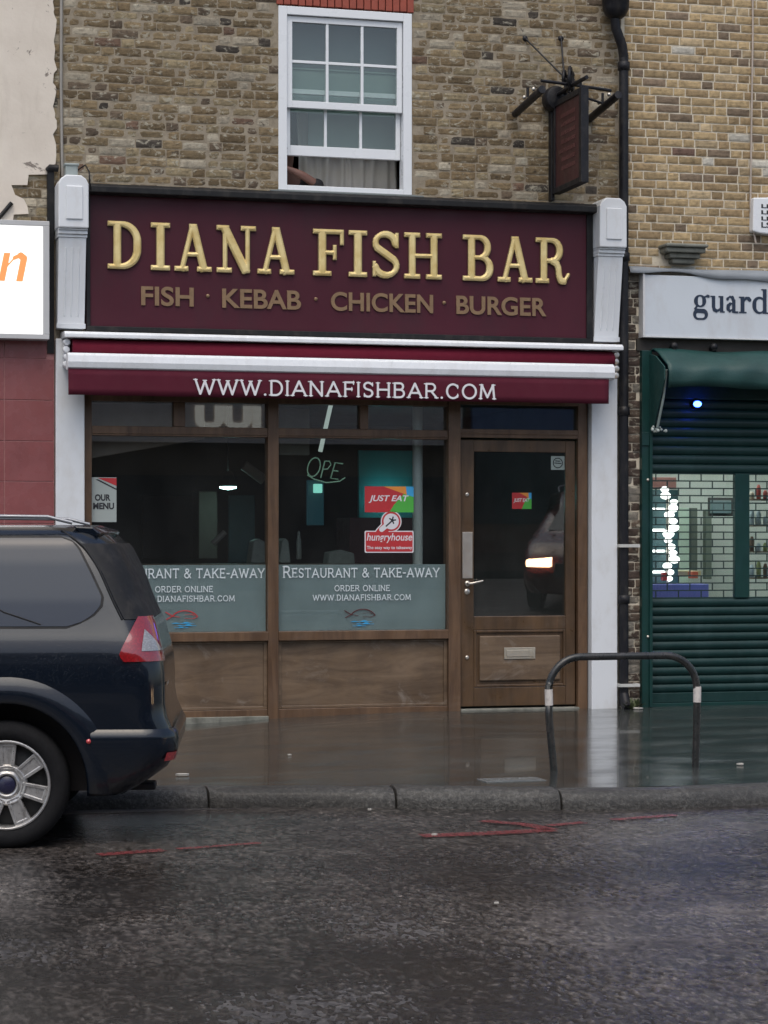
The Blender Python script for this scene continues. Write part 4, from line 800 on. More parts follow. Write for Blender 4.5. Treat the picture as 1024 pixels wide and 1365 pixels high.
skin('shirt', [(-.72, .63, 4.08), (-.74, .51, 4.30), (-.74, .43, 4.47), (-.76, .37, 4.545), (-.60, .38, 4.53), (-.51, .2, 4.50), (-.60, .155, 4.53), (-.88, .44, 4.49), (-.91, .25, 4.44), (-.86, .16, 4.47)], [(0, 1), (1, 2), (2, 3), (2, 4), (4, 5), (5, 6), (2, 7), (7, 8), (8, 9)], [.165, .165, .155, .07, .075, .062, .055, .075, .055, .05], M_cloth, pe)
m = MB(); m.sphere((-.80, .29, 4.83), .093, 12, sz=1.05); ob('hair', m, pm('black_hair', (.012, .010, .010), .6, bump=.6, bs=200), pe)
# ------------------------------------------------------------------ hanging sign
hs = thing('hanging_sign', 'small maroon hanging sign on a black iron bracket with two trough lights', 'hanging sign', (1.505, 0, 4.45))
xb0 = 1.505; m = MB(); m.box(xb0, xb0+.045, -.78, -.10, 4.50, 5.24); ob('board', m, pm('aged_maroon_panel', (.055, .016, .018), .45, .3, 5, dirt=(.035, .02, .02)), hs, bevel=.004)
m = MB()
for a in ((-.80, -.74, 4.47, 5.27), (-.135, -.08, 4.47, 5.27), (-.74, -.135, 4.47, 4.52), (-.74, -.135, 5.22, 5.27)): m.box(xb0-.012, xb0+.057, *a)
m.box(xb0-.02, xb0+.01, -.079, -.0, 4.42, 5.36); ob('frame', m, M_blackm, hs, bevel=.004)
m = MB()
for i in range(5): m.box(xb0-.006, xb0-.001, -.6+.0*i, -.3, 5.12-.1*i-.03, 5.12-.1*i)
rr_ = random.Random(3)
m = MB()
for i in range(7):
    z = 5.13-.075*i; y = -.62
    while y < -.28: L = rr_.uniform(.02, .05); m.box(xb0-.004, xb0-.001, y, y+L, z-.035, z); y += L+.015
ob('worn_emblem', m, pm('faded_tan_paint', (.10, .035, .032), .6, .3), hs)
m = MB(); m.tube([(xb0+.02, .0, 5.33), (xb0+.02, -.5, 5.34), (xb0+.02, -.85, 5.34)], .018, 8); m.tube([(xb0-.27, -.52, 5.36), (xb0+.02, -.5, 5.345), (xb0+.4, -.42, 5.33)], .014, 8); m.tube([(xb0+.02, -.4, 5.30), (xb0+.38, -.3, 5.24)], .011, 8)
m.tube([(xb0+.02, -.12, 5.34), (xb0+.02, -.12, 5.27)], .012, 8); m.tube([(xb0+.02, -.7, 5.34), (xb0+.02, -.7, 5.27)], .012, 8)
br = ob('bracket', m, M_blackm, hs)
m = MB()
for cx_, cy_, cz_, r, a0, a1 in ((0.02, -.3, 5.42, .11, -1.2, 4.0), (.02, -.45, 5.41, .10, 4.4, -.8), (.05, -.36, 5.45, .085, 0, 5), (.1, -.28, 5.40, .10, 1, 6), (.1, -.2, 5.42, .085, 4.2, -.9)):
    pts = []
    for i in range(16):
        a = a0+(a1-a0)*i/15; q = r*(1-.5*i/15); pts.append((xb0+cx_+q*.5*math.cos(a), cy_+q*math.cos(a), cz_+q*math.sin(a)))
    m.tube(pts, .016, 6)
for k in range(6): m.tube([(xb0+.04+.012*k, -.42+.06*k, 5.35), (xb0+.02+.03*k, -.44+.07*k, 5.43), (xb0+.03+.035*k, -.47+.08*k, 5.47)], [.012, .016, .004], 6)
ob('scrollwork', m, M_blackm, hs)
m = MB(); m.lathe([(.001, -.075), (.1, -.07), (.115, -.03), (.115, .03), (.1, .07), (.001, .075)], xb0+.02, -.07, 5.30, axis='y', n=20); ob('lamp_housing', m, M_blackm, hs, bevel=.004)
for dx, dy in ((-.34, -.35), (.36, -.3)):
    t = ob('trough_light', MB().tube([(xb0+dx, dy+.3, 5.16), (xb0+dx+.02, dy-.35, 5.25)], .034, 10), M_blackm, hs); m = MB(); m.tube([(xb0+dx+.01, dy, 5.25), (xb0+dx+.01, dy, 5.33)], .012, 6)
    ob('arm', m, M_blackm, t)
    for q in (-.18, .06): ob('fixing', MB().sphere((xb0+dx, dy+q, 5.265-q*.1), .018, 6), M_steel, t)
for (wx, wz), yy in (((1.27, 5.83), -.3), ((1.60, 5.85), -.22)):
    m = MB(); m.tube([(wx, -.01, wz), (xb0+.05, yy, 5.42)], .008, 6); m.lathe([(.001, -.02), (.018, -.018), (.028, 0)], wx, 0, wz, n=10); ob('stay_wire', m, M_blackm, hs)
# ------------------------------------------------------------------ drainpipe
dp = thing('drainpipe', 'black cast iron drainpipe with a rounded hopper head between the two brick buildings', 'drainpipe', (2.15, 0, 0))
m = MB(); PX = 2.152
m.tube([(PX, -.09, .02), (PX, -.09, 2.0), (PX, -.09, 4.0), (PX, -.09, 5.70)], .042, 14); m.tube([(PX, -.09, 5.70), (PX-.02, -.1, 5.80), (PX-.09, -.13, 5.94), (PX-.10, -.13, 6.05)], .043, 14)
for z in (.95, 2.6, 3.95, 5.62): m.lathe([(.042, -.04), (.053, -.035), (.053, .035), (.042, .04)], PX, -.09, z, axis='z', n=14)
m.tube([(PX, -.09, .12), (PX, -.14, .03), (PX, -.2, .0)], .045, 12); ob('pipe', m, M_blackm, dp)
m = MB(); m.lathe([(.001, -.12), (.05, -.12), (.09, -.09), (.115, -.03), (.12, .05), (.128, .06), (.128, .09), (.09, .09)], PX-.09, -.13, 6.14, axis='z', n=24); m.tube([(PX-.09, -.13, 6.2), (PX-.09, -.13, 9)], .042, 12); ob('hopper', m, M_blackm, dp)
for z in (1.42, .20):
    m = MB(); m.box(PX-.06, PX+.13, -.15, -.138, z-.014, z+.014); m.box(PX-.06, PX-.045, -.138, -.01, z-.014, z+.014); m.box(PX+.115, PX+.13, -.138, .05, z-.014, z+.014); ob('strap', m, pm('flaking_white_strap', (.5, .5, .47), .6, .2, 30), dp, bevel=.002)
# ------------------------------------------------------------------ left building
lb = thing('rendered_building', 'pale rendered building on the left with red tiled ground floor wall', 'building', (-5, 0, 0))
m = MB(); m.box(-12, -2.76, .0, .25, -.2, 9); m.box(-12, -2.76, .25, 7.5, 8.7, 9); wl = ob('wall', m, M_mort_old, lb)
m = MB(); bricks(m, -3.6, -2.765, 3.9, 7.0, OLD, [], True, 0, .010, 9); ob('brick_facing', m, M_brick_old, wl)
poly = [(-12, 4.0), (-3.16, 4.0), (-3.14, 4.13), (-3.02, 4.14), (-3.03, 4.2), (-3.06, 4.26), (-3.13, 4.29), (-3.16, 4.37), (-3.03, 4.375), (-3.02, 4.46), (-2.86, 4.47), (-2.845, 4.53)]
z = 4.56; rq = random.Random(5)
while z < 9: poly.append((-2.80+rq.uniform(-.022, .012), z)); z += rq.uniform(.015, .09)
poly += [(-2.8, 9), (-12, 9)]
bm = bmesh.new(); vv = [bm.verts.new((x, -.026, z)) for x, z in poly]; f = bm.faces.new(vv); r = bmesh.ops.extrude_face_region(bm, geom=[f]); bmesh.ops.translate(bm, vec=(0, .024, 0), verts=[v for v in r['geom'] if isinstance(v, bmesh.types.BMVert)]); bmesh.ops.triangulate(bm, faces=[q for q in bm.faces if len(q.verts) > 4]); bmesh.ops.recalc_face_normals(bm, faces=bm.faces)
me = bpy.data.meshes.new('render_coat'); bm.to_mesh(me); bm.free(); link('render_coat', me, M_render, lb)
m = MB(); m.box(-12, -2.812, -.03, -.001, -.2, 3.3); tp = ob('tiled_panel', m, M_grout, lb)
m = MB(); tw = .345
for i in range(27):
    xb = -2.875-tw*i; zs = [-.12+.0, .24, .58, .92, 1.26, 1.605, 1.95, 2.28, 2.615, 2.955, 3.29]
    for za, zb in zip(zs, zs[1:]): m.box(xb-tw+.006, xb-.002+(.06 if i == 0 and zb < 3.2 else 0), -.038+.0008*((i*7+int(za*9)) % 3), -.0301, za+.003, zb-.003)
ob('tile', m, M_tile, tp, bevel=.002)
ls = thing('lit_sign', 'bright white backlit shop sign ending in an orange letter n', 'lit sign', (-5, 0, 3.1))
m = MB(); xr = -2.872
for q in ((-9, xr, 4.02, 4.06), (-9, xr, 3.1, 3.14), (xr-.05, xr, 3.14, 4.02)): m.box(q[0], q[1], -.205, -.04, q[2], q[3])
m.box(-9, xr-.05, -.06, -.04, 3.14, 4.02); ob('frame', m, pm('pale_aluminium', (.5, .5, .5), .4, .08), ls, bevel=.004)
m = MB(); m.box(-8.98, xr-.052, -.195, -.19, 3.142, 4.018); fc = ob('face', m, emit('lit_sign_face', (1.0, .99, .97), .62, (.8, .8, .8)), ls)
lp, wd = serif_lower('n'); q0 = fx(2, -.2); me = glyph_mesh([(lp, .34, .335, q0-.06, 3.565)], .003); 
for v in me.vertices: v.co.x += (v.co.z-3.565)*.2
link('lettering', put(me, -.1965), emit('orange_lit_letter', (.93, .34, .10), .36, (.8, .3, .1)), fc)
m = MB(); m.tube([(-3.4, -.05, 4.075), (-3.27, -.05, 4.085), (-3.16, -.05, 4.22)], .018, 8); tag(ob('cable', m, M_black), 'short black cable above the lit white sign', 'cable')
# ------------------------------------------------------------------ right building
rb = thing('stock_brick_building', 'clean yellow brick building on the right above the white sign', 'building', (4, 0, 0))
m = MB(); m.box(2.16, 10, .0, .25, 3.1, 9); m.box(2.16, 2.335, .0, .25, -.1, 3.1); m.box(2.16, 10, .25, 7.5, 8.7, 9); m.box(2.16, 2.3, .25, 5, -.1, 3.3); m.box(6.2, 10, 0, .25, -.1, 3.1); wl = ob('wall', m, M_mort_new, rb)
m = MB(); bricks(m, 2.195, 6.0, 3.84, 6.95, NEW, [(2.55, 2.88, 3.9, 4.05)], False, -.004, .0045, 21); ob('brick_facing', m, M_brick_new, wl)
m = MB(); bricks(m, 2.20, 2.335, .0, 3.85, [(3, (.07, .05, .04)), (2, (.11, .08, .06)), (1, (.2, .18, .15))], [], True, 0, .012, 22); ob('brick_pier', m, M_brick_old, wl)
# stone corbel and sagging lead flashing
m = MB(); cx = 2.71
m.box(cx-.20, cx+.20, -.20, .02, 4.045, 4.075); m.box(cx-.185, cx+.185, -.17, .02, 4.0, 4.044); m.box(cx-.14, cx+.15, -.13, .02, 3.955, 3.999); m.box(cx-.10, cx+.11, -.10, .02, 3.91, 3.954); ob('stone_corbel', m, M_stone, rb, bevel=.012)
m = MB(); n = 60; vs = []
for i in range(n+1):
    x = 2.2+3.8*i/n; sag = .03+.05*max(0, math.sin((x-2.75)*2.4))*(x > 2.75)+.012*math.sin(x*9)
    vs += [(x, -.0, 3.865), (x, -.09-.01*math.sin(x*7), 3.862-.006*math.sin(x*5)), (x, -.115-.012*math.sin(x*6+1), 3.85-sag)]
m.add(vs, [(3*i+j, 3*i+3+j, 3*i+4+j, 3*i+1+j) for i in range(n) for j in range(2)], smooth=True); fl = ob('lead_flashing', m, M_lead, rb, recalc=False); sd = fl.modifiers.new('t', 'SOLIDIFY'); sd.thickness = .006
m = MB(); m.tube([(3.405, -.02, 9), (3.41, -.02, 6.0), (3.385, -.022, 4.45), (3.40, -.03, 4.3), (3.43, -.04, 4.12)], .009, 6); tag(ob('cable', m, pm('pale_cable', (.45, .38, .32), .6)), 'thin pale cable running down the yellow brick wall to the alarm box', 'cable')
ab = thing('alarm_box', 'white alarm box with black lettering on the yellow brick wall', 'alarm box', (3.55, 0, 4.2))
XA = 3.385; m = MB(); m.prism([(XA, 4.52), (XA-.005, 4.22), (XA+.06, 4.205), (XA+.20, 4.195), (XA+.34, 4.205), (XA+.40, 4.22), (XA+.395, 4.52), (XA+.2, 4.53)], -.09, -.0); ob('case', m, M_whitepl, ab, bevel=.012)
for r in range(3): link('lettering', wordmesh('LLLLL', XA+.075, XA+.33, 4.43-.055*r, 4.465-.055*r, -.0905, .002, .03), M_ink, ab)
link('lettering', wordmesh('LS', XA+.075, XA+.17, 4.255, 4.305, -.0905, .002, .02), M_ink, ab)
gs = thing('shop_sign', 'white shop sign with dark serif letters spelling guard', 'shop sign', (4, 0, 3.25))
m = MB(); m.box(2.345, 5.9, -.10, -.0, 3.262, 3.80); ob('board', m, pm('white_sign_panel', (.58, .62, .66), .35, .05, 2, dirt=(.48, .47, .47)), gs, bevel=.003)
m = MB(); m.box(2.325, 2.344, -.112, -.0, 3.25, 3.81); m.box(2.345, 5.9, -.112, -.0, 3.25, 3.261); ob('edge_trim', m, pm('pale_trim', (.6, .6, .6), .4), gs, bevel=.002)
gx = [('g', 924, 946), ('u', 947, 966), ('a', 968, 984), ('r', 985, 1001.5), ('d', 1003, 1025)]
for ch, a, b in gx:
    lp, wd = serif_lower(ch); allx = [p[0] for l_ in lp for p in l_]; mn, mxx = min(allx), max(allx); xa, xb = fx(a, -.1), fx(b, -.1); sx = (xb-xa)/(mxx-mn)
    link('letter', put(glyph_mesh([(lp, sx, .215, xa-mn*sx, 3.487)], .004), -.1005), M_navy, gs)
# green shopfront
gf = thing('green_shopfront', 'dark green painted shopfront surround of the right-hand shop', 'shopfront', (4, 0, 0))
m = MB(); m.box(2.336, 2.43, -.06, .12, -.05, 3.14); m.box(2.43, 6.2, -.02, .12, 2.72, 3.10); m.box(2.43, 6.2, .0, .1, -.05, .03); m.box(6.1, 6.2, -.06, .12, -.05, 2.72); m.box(2.33, 2.40, -.075, -.0601, 2.3, 2.42); ob('frame', m, M_green, gf, bevel=.006)
m = MB(); m.box(2.30, 6.2, -.03, .0, 3.14, 3.245); ob('fascia_gap', m, pm('grimy_timber', (.04, .035, .03), .8), gf)
for x in (2.62, 3.0, 3.7):
    m = MB(); m.tube([(x, -.03, 3.17), (x, -.09, 3.17), (x, -.11, 3.14)], .02, 8); m.sphere((x, -.10, 3.18), .035, 6); ob('bracket', m, M_blackm, gf)
ga_ = thing('canopy', 'folded dark green canvas canopy over the shutter of the right-hand shop', 'canopy', (4, 0, 2.8))
m = MB(); n = 70; vs = []; prof = [(0, 3.13), (-.10, 3.135), (-.20, 3.10), (-.30, 3.04), (-.40, 2.985), (-.42, 2.93), (-.415, 2.86), (-.405, 2.80)]
for i in range(n+1):
    x = 2.42+3.7*i/n
    for j, (y, z) in enumerate(prof): vs.append((x+(.0 if i else .02*j/7), y+.008*math.sin(i*.9+j)*(j > 1), z+.01*math.sin(i*.33+j*.8)))
k = len(prof); m.add(vs, [(i*k+j, (i+1)*k+j, (i+1)*k+j+1, i*k+j+1) for i in range(n) for j in range(k-1)], smooth=True); q = ob('fabric', m, M_greenc, ga_, recalc=False); sd = q.modifiers.new('t', 'SOLIDIFY'); sd.thickness = .012
m = MB(); m.prism([(-.0, 3.12), (-.2, 3.08), (-.40, 2.97), (-.40, 2.86), (-.2, 2.55), (-.11, 2.42), (-.0, 2.42)], 2.405, 2.418, axis='x'); ob('end_panel', m, M_greenc, ga_, bevel=.004)
m = MB(); m.tube([(2.44, -.37, 2.95), (2.44, -.30, 2.72), (2.44, -.16, 2.46)], .012, 8); ob('arm', m, pm('chipped_pale_arm', (.30, .36, .33), .5, .3, 20), ga_)
m = MB(); rq = random.Random(8)
for i in range(14): m.sphere((2.43+rq.uniform(-.04, .10), -.15+rq.uniform(-.02, .02), 2.44+rq.uniform(-.02, .025)), rq.uniform(.008, .016), 4)
ob('frayed_end', m, pm('white_fluff', (.45, .5, .47), .9), ga_)
# roller shutter
rsx0, rsx1 = 2.43, 6.1; ru = thing('roller_shutter', 'dark green roller shutter with brick pattern grille windows pulled down over the right-hand shop', 'shutter', (4, 0, 0))
def slats(za, zb, pitch, xa=rsx0, xb=rsx1, y=.03):
    m = MB(); n = max(1, int(round((zb-za)/pitch))); h = (zb-za)/n; prof = []
    for i in range(n):
        for t_ in np.linspace(0, 1, 9)[:-1]: prof.append((y-.022*math.sin(PI*t_)**.7, za+(i+t_)*h))
        prof.append((y+.004, za+(i+.985)*h))
    vs = [(xa, a, b) for a, b in prof]+[(xb, a, b) for a, b in prof]; k = len(prof)
    return m.add(vs, [(i, i+1, k+i+1, k+i) for i in range(k-1)], smooth=False)
q = ob('slat_panel', slats(.12, .955, .078), M_greens, ru, recalc=False); sd = q.modifiers.new('t', 'SOLIDIFY'); sd.thickness = .003
q = ob('slat_panel', slats(2.065, 2.72, .082), M_greens, ru, recalc=False); sd = q.modifiers.new('t', 'SOLIDIFY'); sd.thickness = .003
m = MB(); m.box(rsx0, rsx1, .0, .05, .03, .119); ob('bottom_rail', m, M_greens, ru, bevel=.006)
M_grille = pm('green_black_grille', (.01, .03, .03), .4, .2)
gr = [(2.43, 3.25), (3.39, 4.5), (4.62, 6.1)]
for a, b in ((3.25, 3.39), (4.5, 4.62)): m = MB(); m.box(a, b, .0, .06, .955, 2.065); ob('post', m, M_green, ru, bevel=.006)
for gi, (a, b) in enumerate(gr):
    m = MB(); nr = 17; h = (2.06-.958)/nr
    for i in range(nr+1): m.box(a, b, .022, .03, .958+h*i-.0055, .958+h*i+.0055)
    for i in range(nr):
        x = a+.07+(.108 if i % 2 else 0)
        while x < b-.02: m.box(x-.005, x+.005, .0225, .0295, .958+h*i+.0056, .958+h*(i+1)-.0056); x += .216
    ob('grille', m, M_grille, ru)
m = MB(); m.box(2.40, 2.429, -.08, .06, .0, 2.72); ob('guide_rail', m, M_green, ru, bevel=.004)
for z in (2.0, .62): m = MB(); m.lathe([(.001, -.012), (.012, -.01), (.014, 0)], 2.39, -.06, z, n=10); ob('bolt', m, M_steel, ru)
bl = thing('blue_lamp', 'small bright blue lamp glowing under the green canopy', 'lamp', (2.86, -.02, 2.68)); zc = 2.675
m = MB(); m.lathe([(.001, -.03), (.035, -.03), (.045, .0), (.045, .03)], 2.86, -.02, zc, n=16); ob('housing', m, M_blackm, bl)
m = MB(); m.sphere((2.86, -.06, zc), .036, 8, sz=.75); ob('bulb', m, emit('blue_glow', (.02, .07, 1.0), 26), bl)
bd = bpy.data.lights.new('blue_lamp_light', 'SPOT'); bd.energy = 8; bd.color = (.12, .16, 1); bd.spot_size = math.radians(90); bd.spot_blend = .8; bd.shadow_soft_size = .3
bo_ = bpy.data.objects.new('blue_lamp_light', bd); C.objects.link(bo_); bo_.parent = bl; bo_.location = (0, -.12, -.01); bo_.rotation_euler = Vector((.5, 1, .33)).to_track_quat('Z', 'Y').to_euler()
# shop interior
M_iw = pm('pale_green_wall', (.52, .56, .52), .6, .06, 2); m = MB()
for a in ((2.43, 6.2, 3.2, 3.3, 0, 2.7), (6.1, 6.2, .12, 3.2, 0, 2.7), (2.43, 6.1, .12, 3.2, 2.7, 2.8), (2.302, 2.42, .12, 3.2, 0, 2.7)): m.box(*a)
ob('interior_wall', m, M_iw, rb); m = MB(); m.box(2.42, 6.1, .12, 3.2, -.1, .0); ob('interior_floor', m, M_infl, rb)
for i, (x, y) in enumerate(((2.9, 1.6), (3.9, 1.6), (4.9, 1.6))):
    m = MB(); m.box(x-.28, x+.28, y-.5, y+.5, 2.66, 2.699); tag(ob('ceiling_light', m, emit('ceiling_panel_glow', (.95, 1, .97), 8.5)), 'lit ceiling panel inside the shuttered shop', 'ceiling light', 'ceiling lights inside the shuttered shop')
m = MB(); m.box(2.4, 6.2, .10, .105, .5, 2.6); ob('window_pane', m, M_glass, gf)
# display of lit bulbs
ds = thing('bulb_display', 'tall stand of blazing white bulbs inside the left grille of the shutter', 'display', (2.6, .5, 1.0))
m = MB(); xm = fx(890, .5); m.tube([(xm, .5, .0), (xm, .5, 1.95)], .015, 8); ob('stand', m, M_steel, ds)
Mb = emit('bulb_white', (1, 1, .98), 3); rq = random.Random(4)
for i in range(15):
    z = 1.12+.058*i; s_ = rq.uniform(-.03, .05)+(-.06 if i > 12 else 0)
    m = MB(); m.sphere((fx(893, .5)+s_, .5, z), rq.uniform(.035, .055), 6, sz=.7); ob('bulb', m, Mb, ds)
for i in range(4):
    z = 1.17+.19*i; m = MB(); m.box(fx(864, .5), fx(886, .5), .48, .52, z, z+.022); ob('tube_bulb', m, Mb, ds, bevel=.008)
m = MB(); m.box(fx(862, .62), fx(904, .62), .62, .66, 1.02, 1.93); tag(ob('dark_panel', m, pm('dark_teal_board', (.03, .09, .10), .5)), 'dark board behind the stand of bulbs', 'board')
def ibox(name, px0, px1, py0, py1, y, d, col, lab, cat, e=0):
    m = MB(); m.box(fx(px0, y), fx(px1, y), y, y+d, fz(py1, px0, y), fz(py0, px0, y)); return tag(ob(name, m, emit(name, col, e) if e else pm(name, col, .5, .1), bevel=.005), lab, cat)
ibox('table_cloth', 860, 945, 779, 800, .35, .5, (.16, .19, .62), 'violet blue cloth at the bottom of the left grille', 'cloth')
ibox('wall_screen', 949, 975, 667, 684, 2.4, .05, (.02, .35, .38), 'small teal screen high on the pale green wall', 'screen', .15)
ibox('screen_surround', 946, 978, 663, 688, 2.46, .05, (.03, .03, .03), 'black surround behind the teal screen', 'frame')
ibox('door_frame', 921, 930, 677, 770, 2.9, .08, (.09, .11, .09), 'dark slim door leaf on the back wall of the shuttered shop', 'door')
ibox('door_frame', 941, 949, 679, 772, 2.9, .08, (.12, .15, .12), 'second slim dark door edge, nearer the teal screen', 'door')
ibox('wall_panel', 905, 919, 677, 780, 2.8, .08, (.38, .48, .40), 'greenish grey tall panel beside the bulbs', 'panel')
ibox('red_pot', 884, 890, 763, 774, .42, .05, (.55, .04, .04), 'tiny red pot below the bulbs', 'pot')
ibox('yellow_tray', 897, 935, 761, 768, .9, .3, (.65, .55, .3), 'yellowish tray on the table inside the shuttered shop', 'tray')
ibox('red_jar', 923, 931, 762, 771, .7, .1, (.6, .12, .05), 'small orange red jar on the tray', 'jar')
ibox('pink_board', 866, 902, 636, 652, 1.5, .05, (.35, .17, .15), 'brownish pink board at the top of the left grille', 'board')
sh = thing('display_shelf', 'wooden display shelf of coloured goods behind the right grille', 'shelf', (fx(1025, 1.0), 1.0, 0)); m = MB()
for py in (665, 700, 735, 770): z = fz(py, 1010, 1.0); m.box(fx(1004, 1.0), fx(1060, 1.0), 1.0, 1.3, z-.012, z)
ob('shelf_board', m, M_woodl, sh); rq = random.Random(2)
for r_, py in enumerate((665, 700, 735, 770)):
    z = fz(py, 1010, 1.0)
    for i in range(6):
        x = fx(1006+9*i, 1.0); c = rq.choice([(.5, .45, .35), (.25, .3, .12), (.45, .08, .06), (.12, .07, .04), (.4, .5, .55)]); hh = rq.uniform(.06, .15)
        ob('goods', MB().lathe([(.001, 0), (.022, 0), (.024, hh*.7), (.012, hh), (.001, hh)], x, 1.06, z+.001, axis='z', n=10), pm('goods', c, .5, .1), sh)
# ------------------------------------------------------------------ cycle hoop
hp = thing('cycle_hoop', 'black tubular bicycle hoop with two white bands near the kerb', 'bicycle stand', (.41, -4.57, -.06))
zl, zr, zt = -.075, -.06, .70; xl, xr, yh = -.085, .915, -4.57
pts = [(xl, yh, zl-.1), (xl, yh, zl), (xl-.02, yh, .12), (xl-.038, yh, .3), (xl-.04, yh, .52)]+[(xl-.04+.22*(1-math.cos(a)), yh, zt-.22+.22*math.sin(a)) for a in np.linspace(.1, PI/2, 9)]+[(xr+.008-.22*(1-math.sin(a)), yh, zt-.22+.22*math.cos(a)+.0) for a in np.linspace(0, PI/2-.1, 9)]+[(xr+.012, yh, .45), (xr+.008, yh, .2), (xr, yh, zr), (xr, yh, -.16)]
ob('hoop', MB().tube(pts, .0245, 18), pm('worn_black_tube', (.02, .022, .022), .3, .3, 12, dirt=(.07, .06, .055)), hp)
for x0_, x1_ in ((xl-.037, xl-.040), (xr+.011, xr+.012)): ob('reflective_band', MB().tube([(x0_, yh, .385), (x1_, yh, .49)], .027, 18), pm('white_tape', (.62, .58, .54), .45, .15, 25, dirt=(.3, .27, .24)), hp)
# ------------------------------------------------------------------ vehicles
ZP = [.27, .30, .36, .44, .52, .60, .68, .76, .84, .92, 1.0, 1.07, 1.12, 1.18, 1.26, 1.34, 1.42, 1.5, 1.56, 1.61, 1.65, 1.68, 1.70]
XR = lambda z: float(np.interp(z, [.27, .36, .44, .52, .62, .70, .90, 1.0, 1.18, 1.30, 1.45, 1.58, 1.66, 1.70], [.62, .76, .86, .89, .89, .84, .84, .825, .775, .72, .66, .59, .50, .40]))
XFR = lambda z: float(np.interp(z, [.27, .5, .75, .95, 1.1, 1.5, 1.66, 1.70], [-3.6, -3.78, -3.75, -3.5, -2.9, -2.1, -1.7, -1.4]))
INS = lambda z: float(np.interp(z, [.27, .36, .5, .85, 1.03, 1.09, 1.15, 1.3, 1.5, 1.6, 1.66, 1.69, 1.70], [.07, .03, .012, .0, .012, .028, .055, .10, .165, .205, .25, .33, .42]))
RC = lambda z: float(np.interp(z, [.27, .7, 1.1, 1.5, 1.7], [.16, .17, .19, .22, .26])); W = 1.80
def plan(z, off=0.0):
    xr, xf, i, rc = XR(z), XFR(z), INS(z), RC(z); pts = []
    for a in np.linspace(0, PI/2, 9): pts.append((xr-rc+(rc+off)*math.sin(a), i+rc-(rc+off)*math.cos(a)))
    for a in np.linspace(0, PI/2, 9): pts.append((xr-rc+(rc+off)*math.cos(a), W-i-rc+(rc+off)*math.sin(a)))
    rf = .35
    for a in np.linspace(0, PI/2, 7): pts.append((xf+rf-(rf+off)*math.sin(a), W-i-rf+(rf+off)*math.cos(a)))
    for a in np.linspace(0, PI/2, 7): pts.append((xf+rf-(rf+off)*math.cos(a), i+rf-(rf+off)*math.sin(a)))
    out = []
    for p, q, k in ((31, 0, 30),):
        pass
    res = []
    for k_ in range(len(pts)):
        a, b = pts[k_], pts[(k_+1) % len(pts)]; res.append(a)
        d = math.hypot(b[0]-a[0], b[1]-a[1]); nseg = int({8: 10, 17: 24, 24: 8, 31: 24}.get(k_, 1))
        for j in range(1, nseg): res.append((a[0]+(b[0]-a[0])*j/nseg, a[1]+(b[1]-a[1])*j/nseg))
    return res
def side(z, s, off):
    """point on the near side surface: s metres from the start of the rear corner (negative = forward)"""
    xr, i, rc = XR(z), INS(z), RC(z)
    if s <= 0: return (xr-rc+s, i-off, z)
    a = s/rc
    if a <= PI/2: return (xr-rc+(rc+off)*math.sin(a), i+rc-(rc+off)*math.cos(a), z)
    return (xr+off, i+rc+(s-rc*PI/2), z)
def sx_(z, x):
    return x-(XR(z)-RC(z)) if x < XR(z)-RC(z) else RC(z)*math.asin(min(1, (x-XR(z)+RC(z))/RC(z)))
def patch(zl, left, right, off, nu=14):
    """left/right: functions z -> s"""
    m = MB(); vs = []
    for z in zl:
        a, b = left(z), right(z)
        for j in range(nu+1): vs.append(side(z, a+(b-a)*j/nu, off))
    k = nu+1; return m.add(vs, [(i*k+j, i*k+j+1, (i+1)*k+j+1, (i+1)*k+j) for i in range(len(zl)-1) for j in range(nu)], smooth=True)
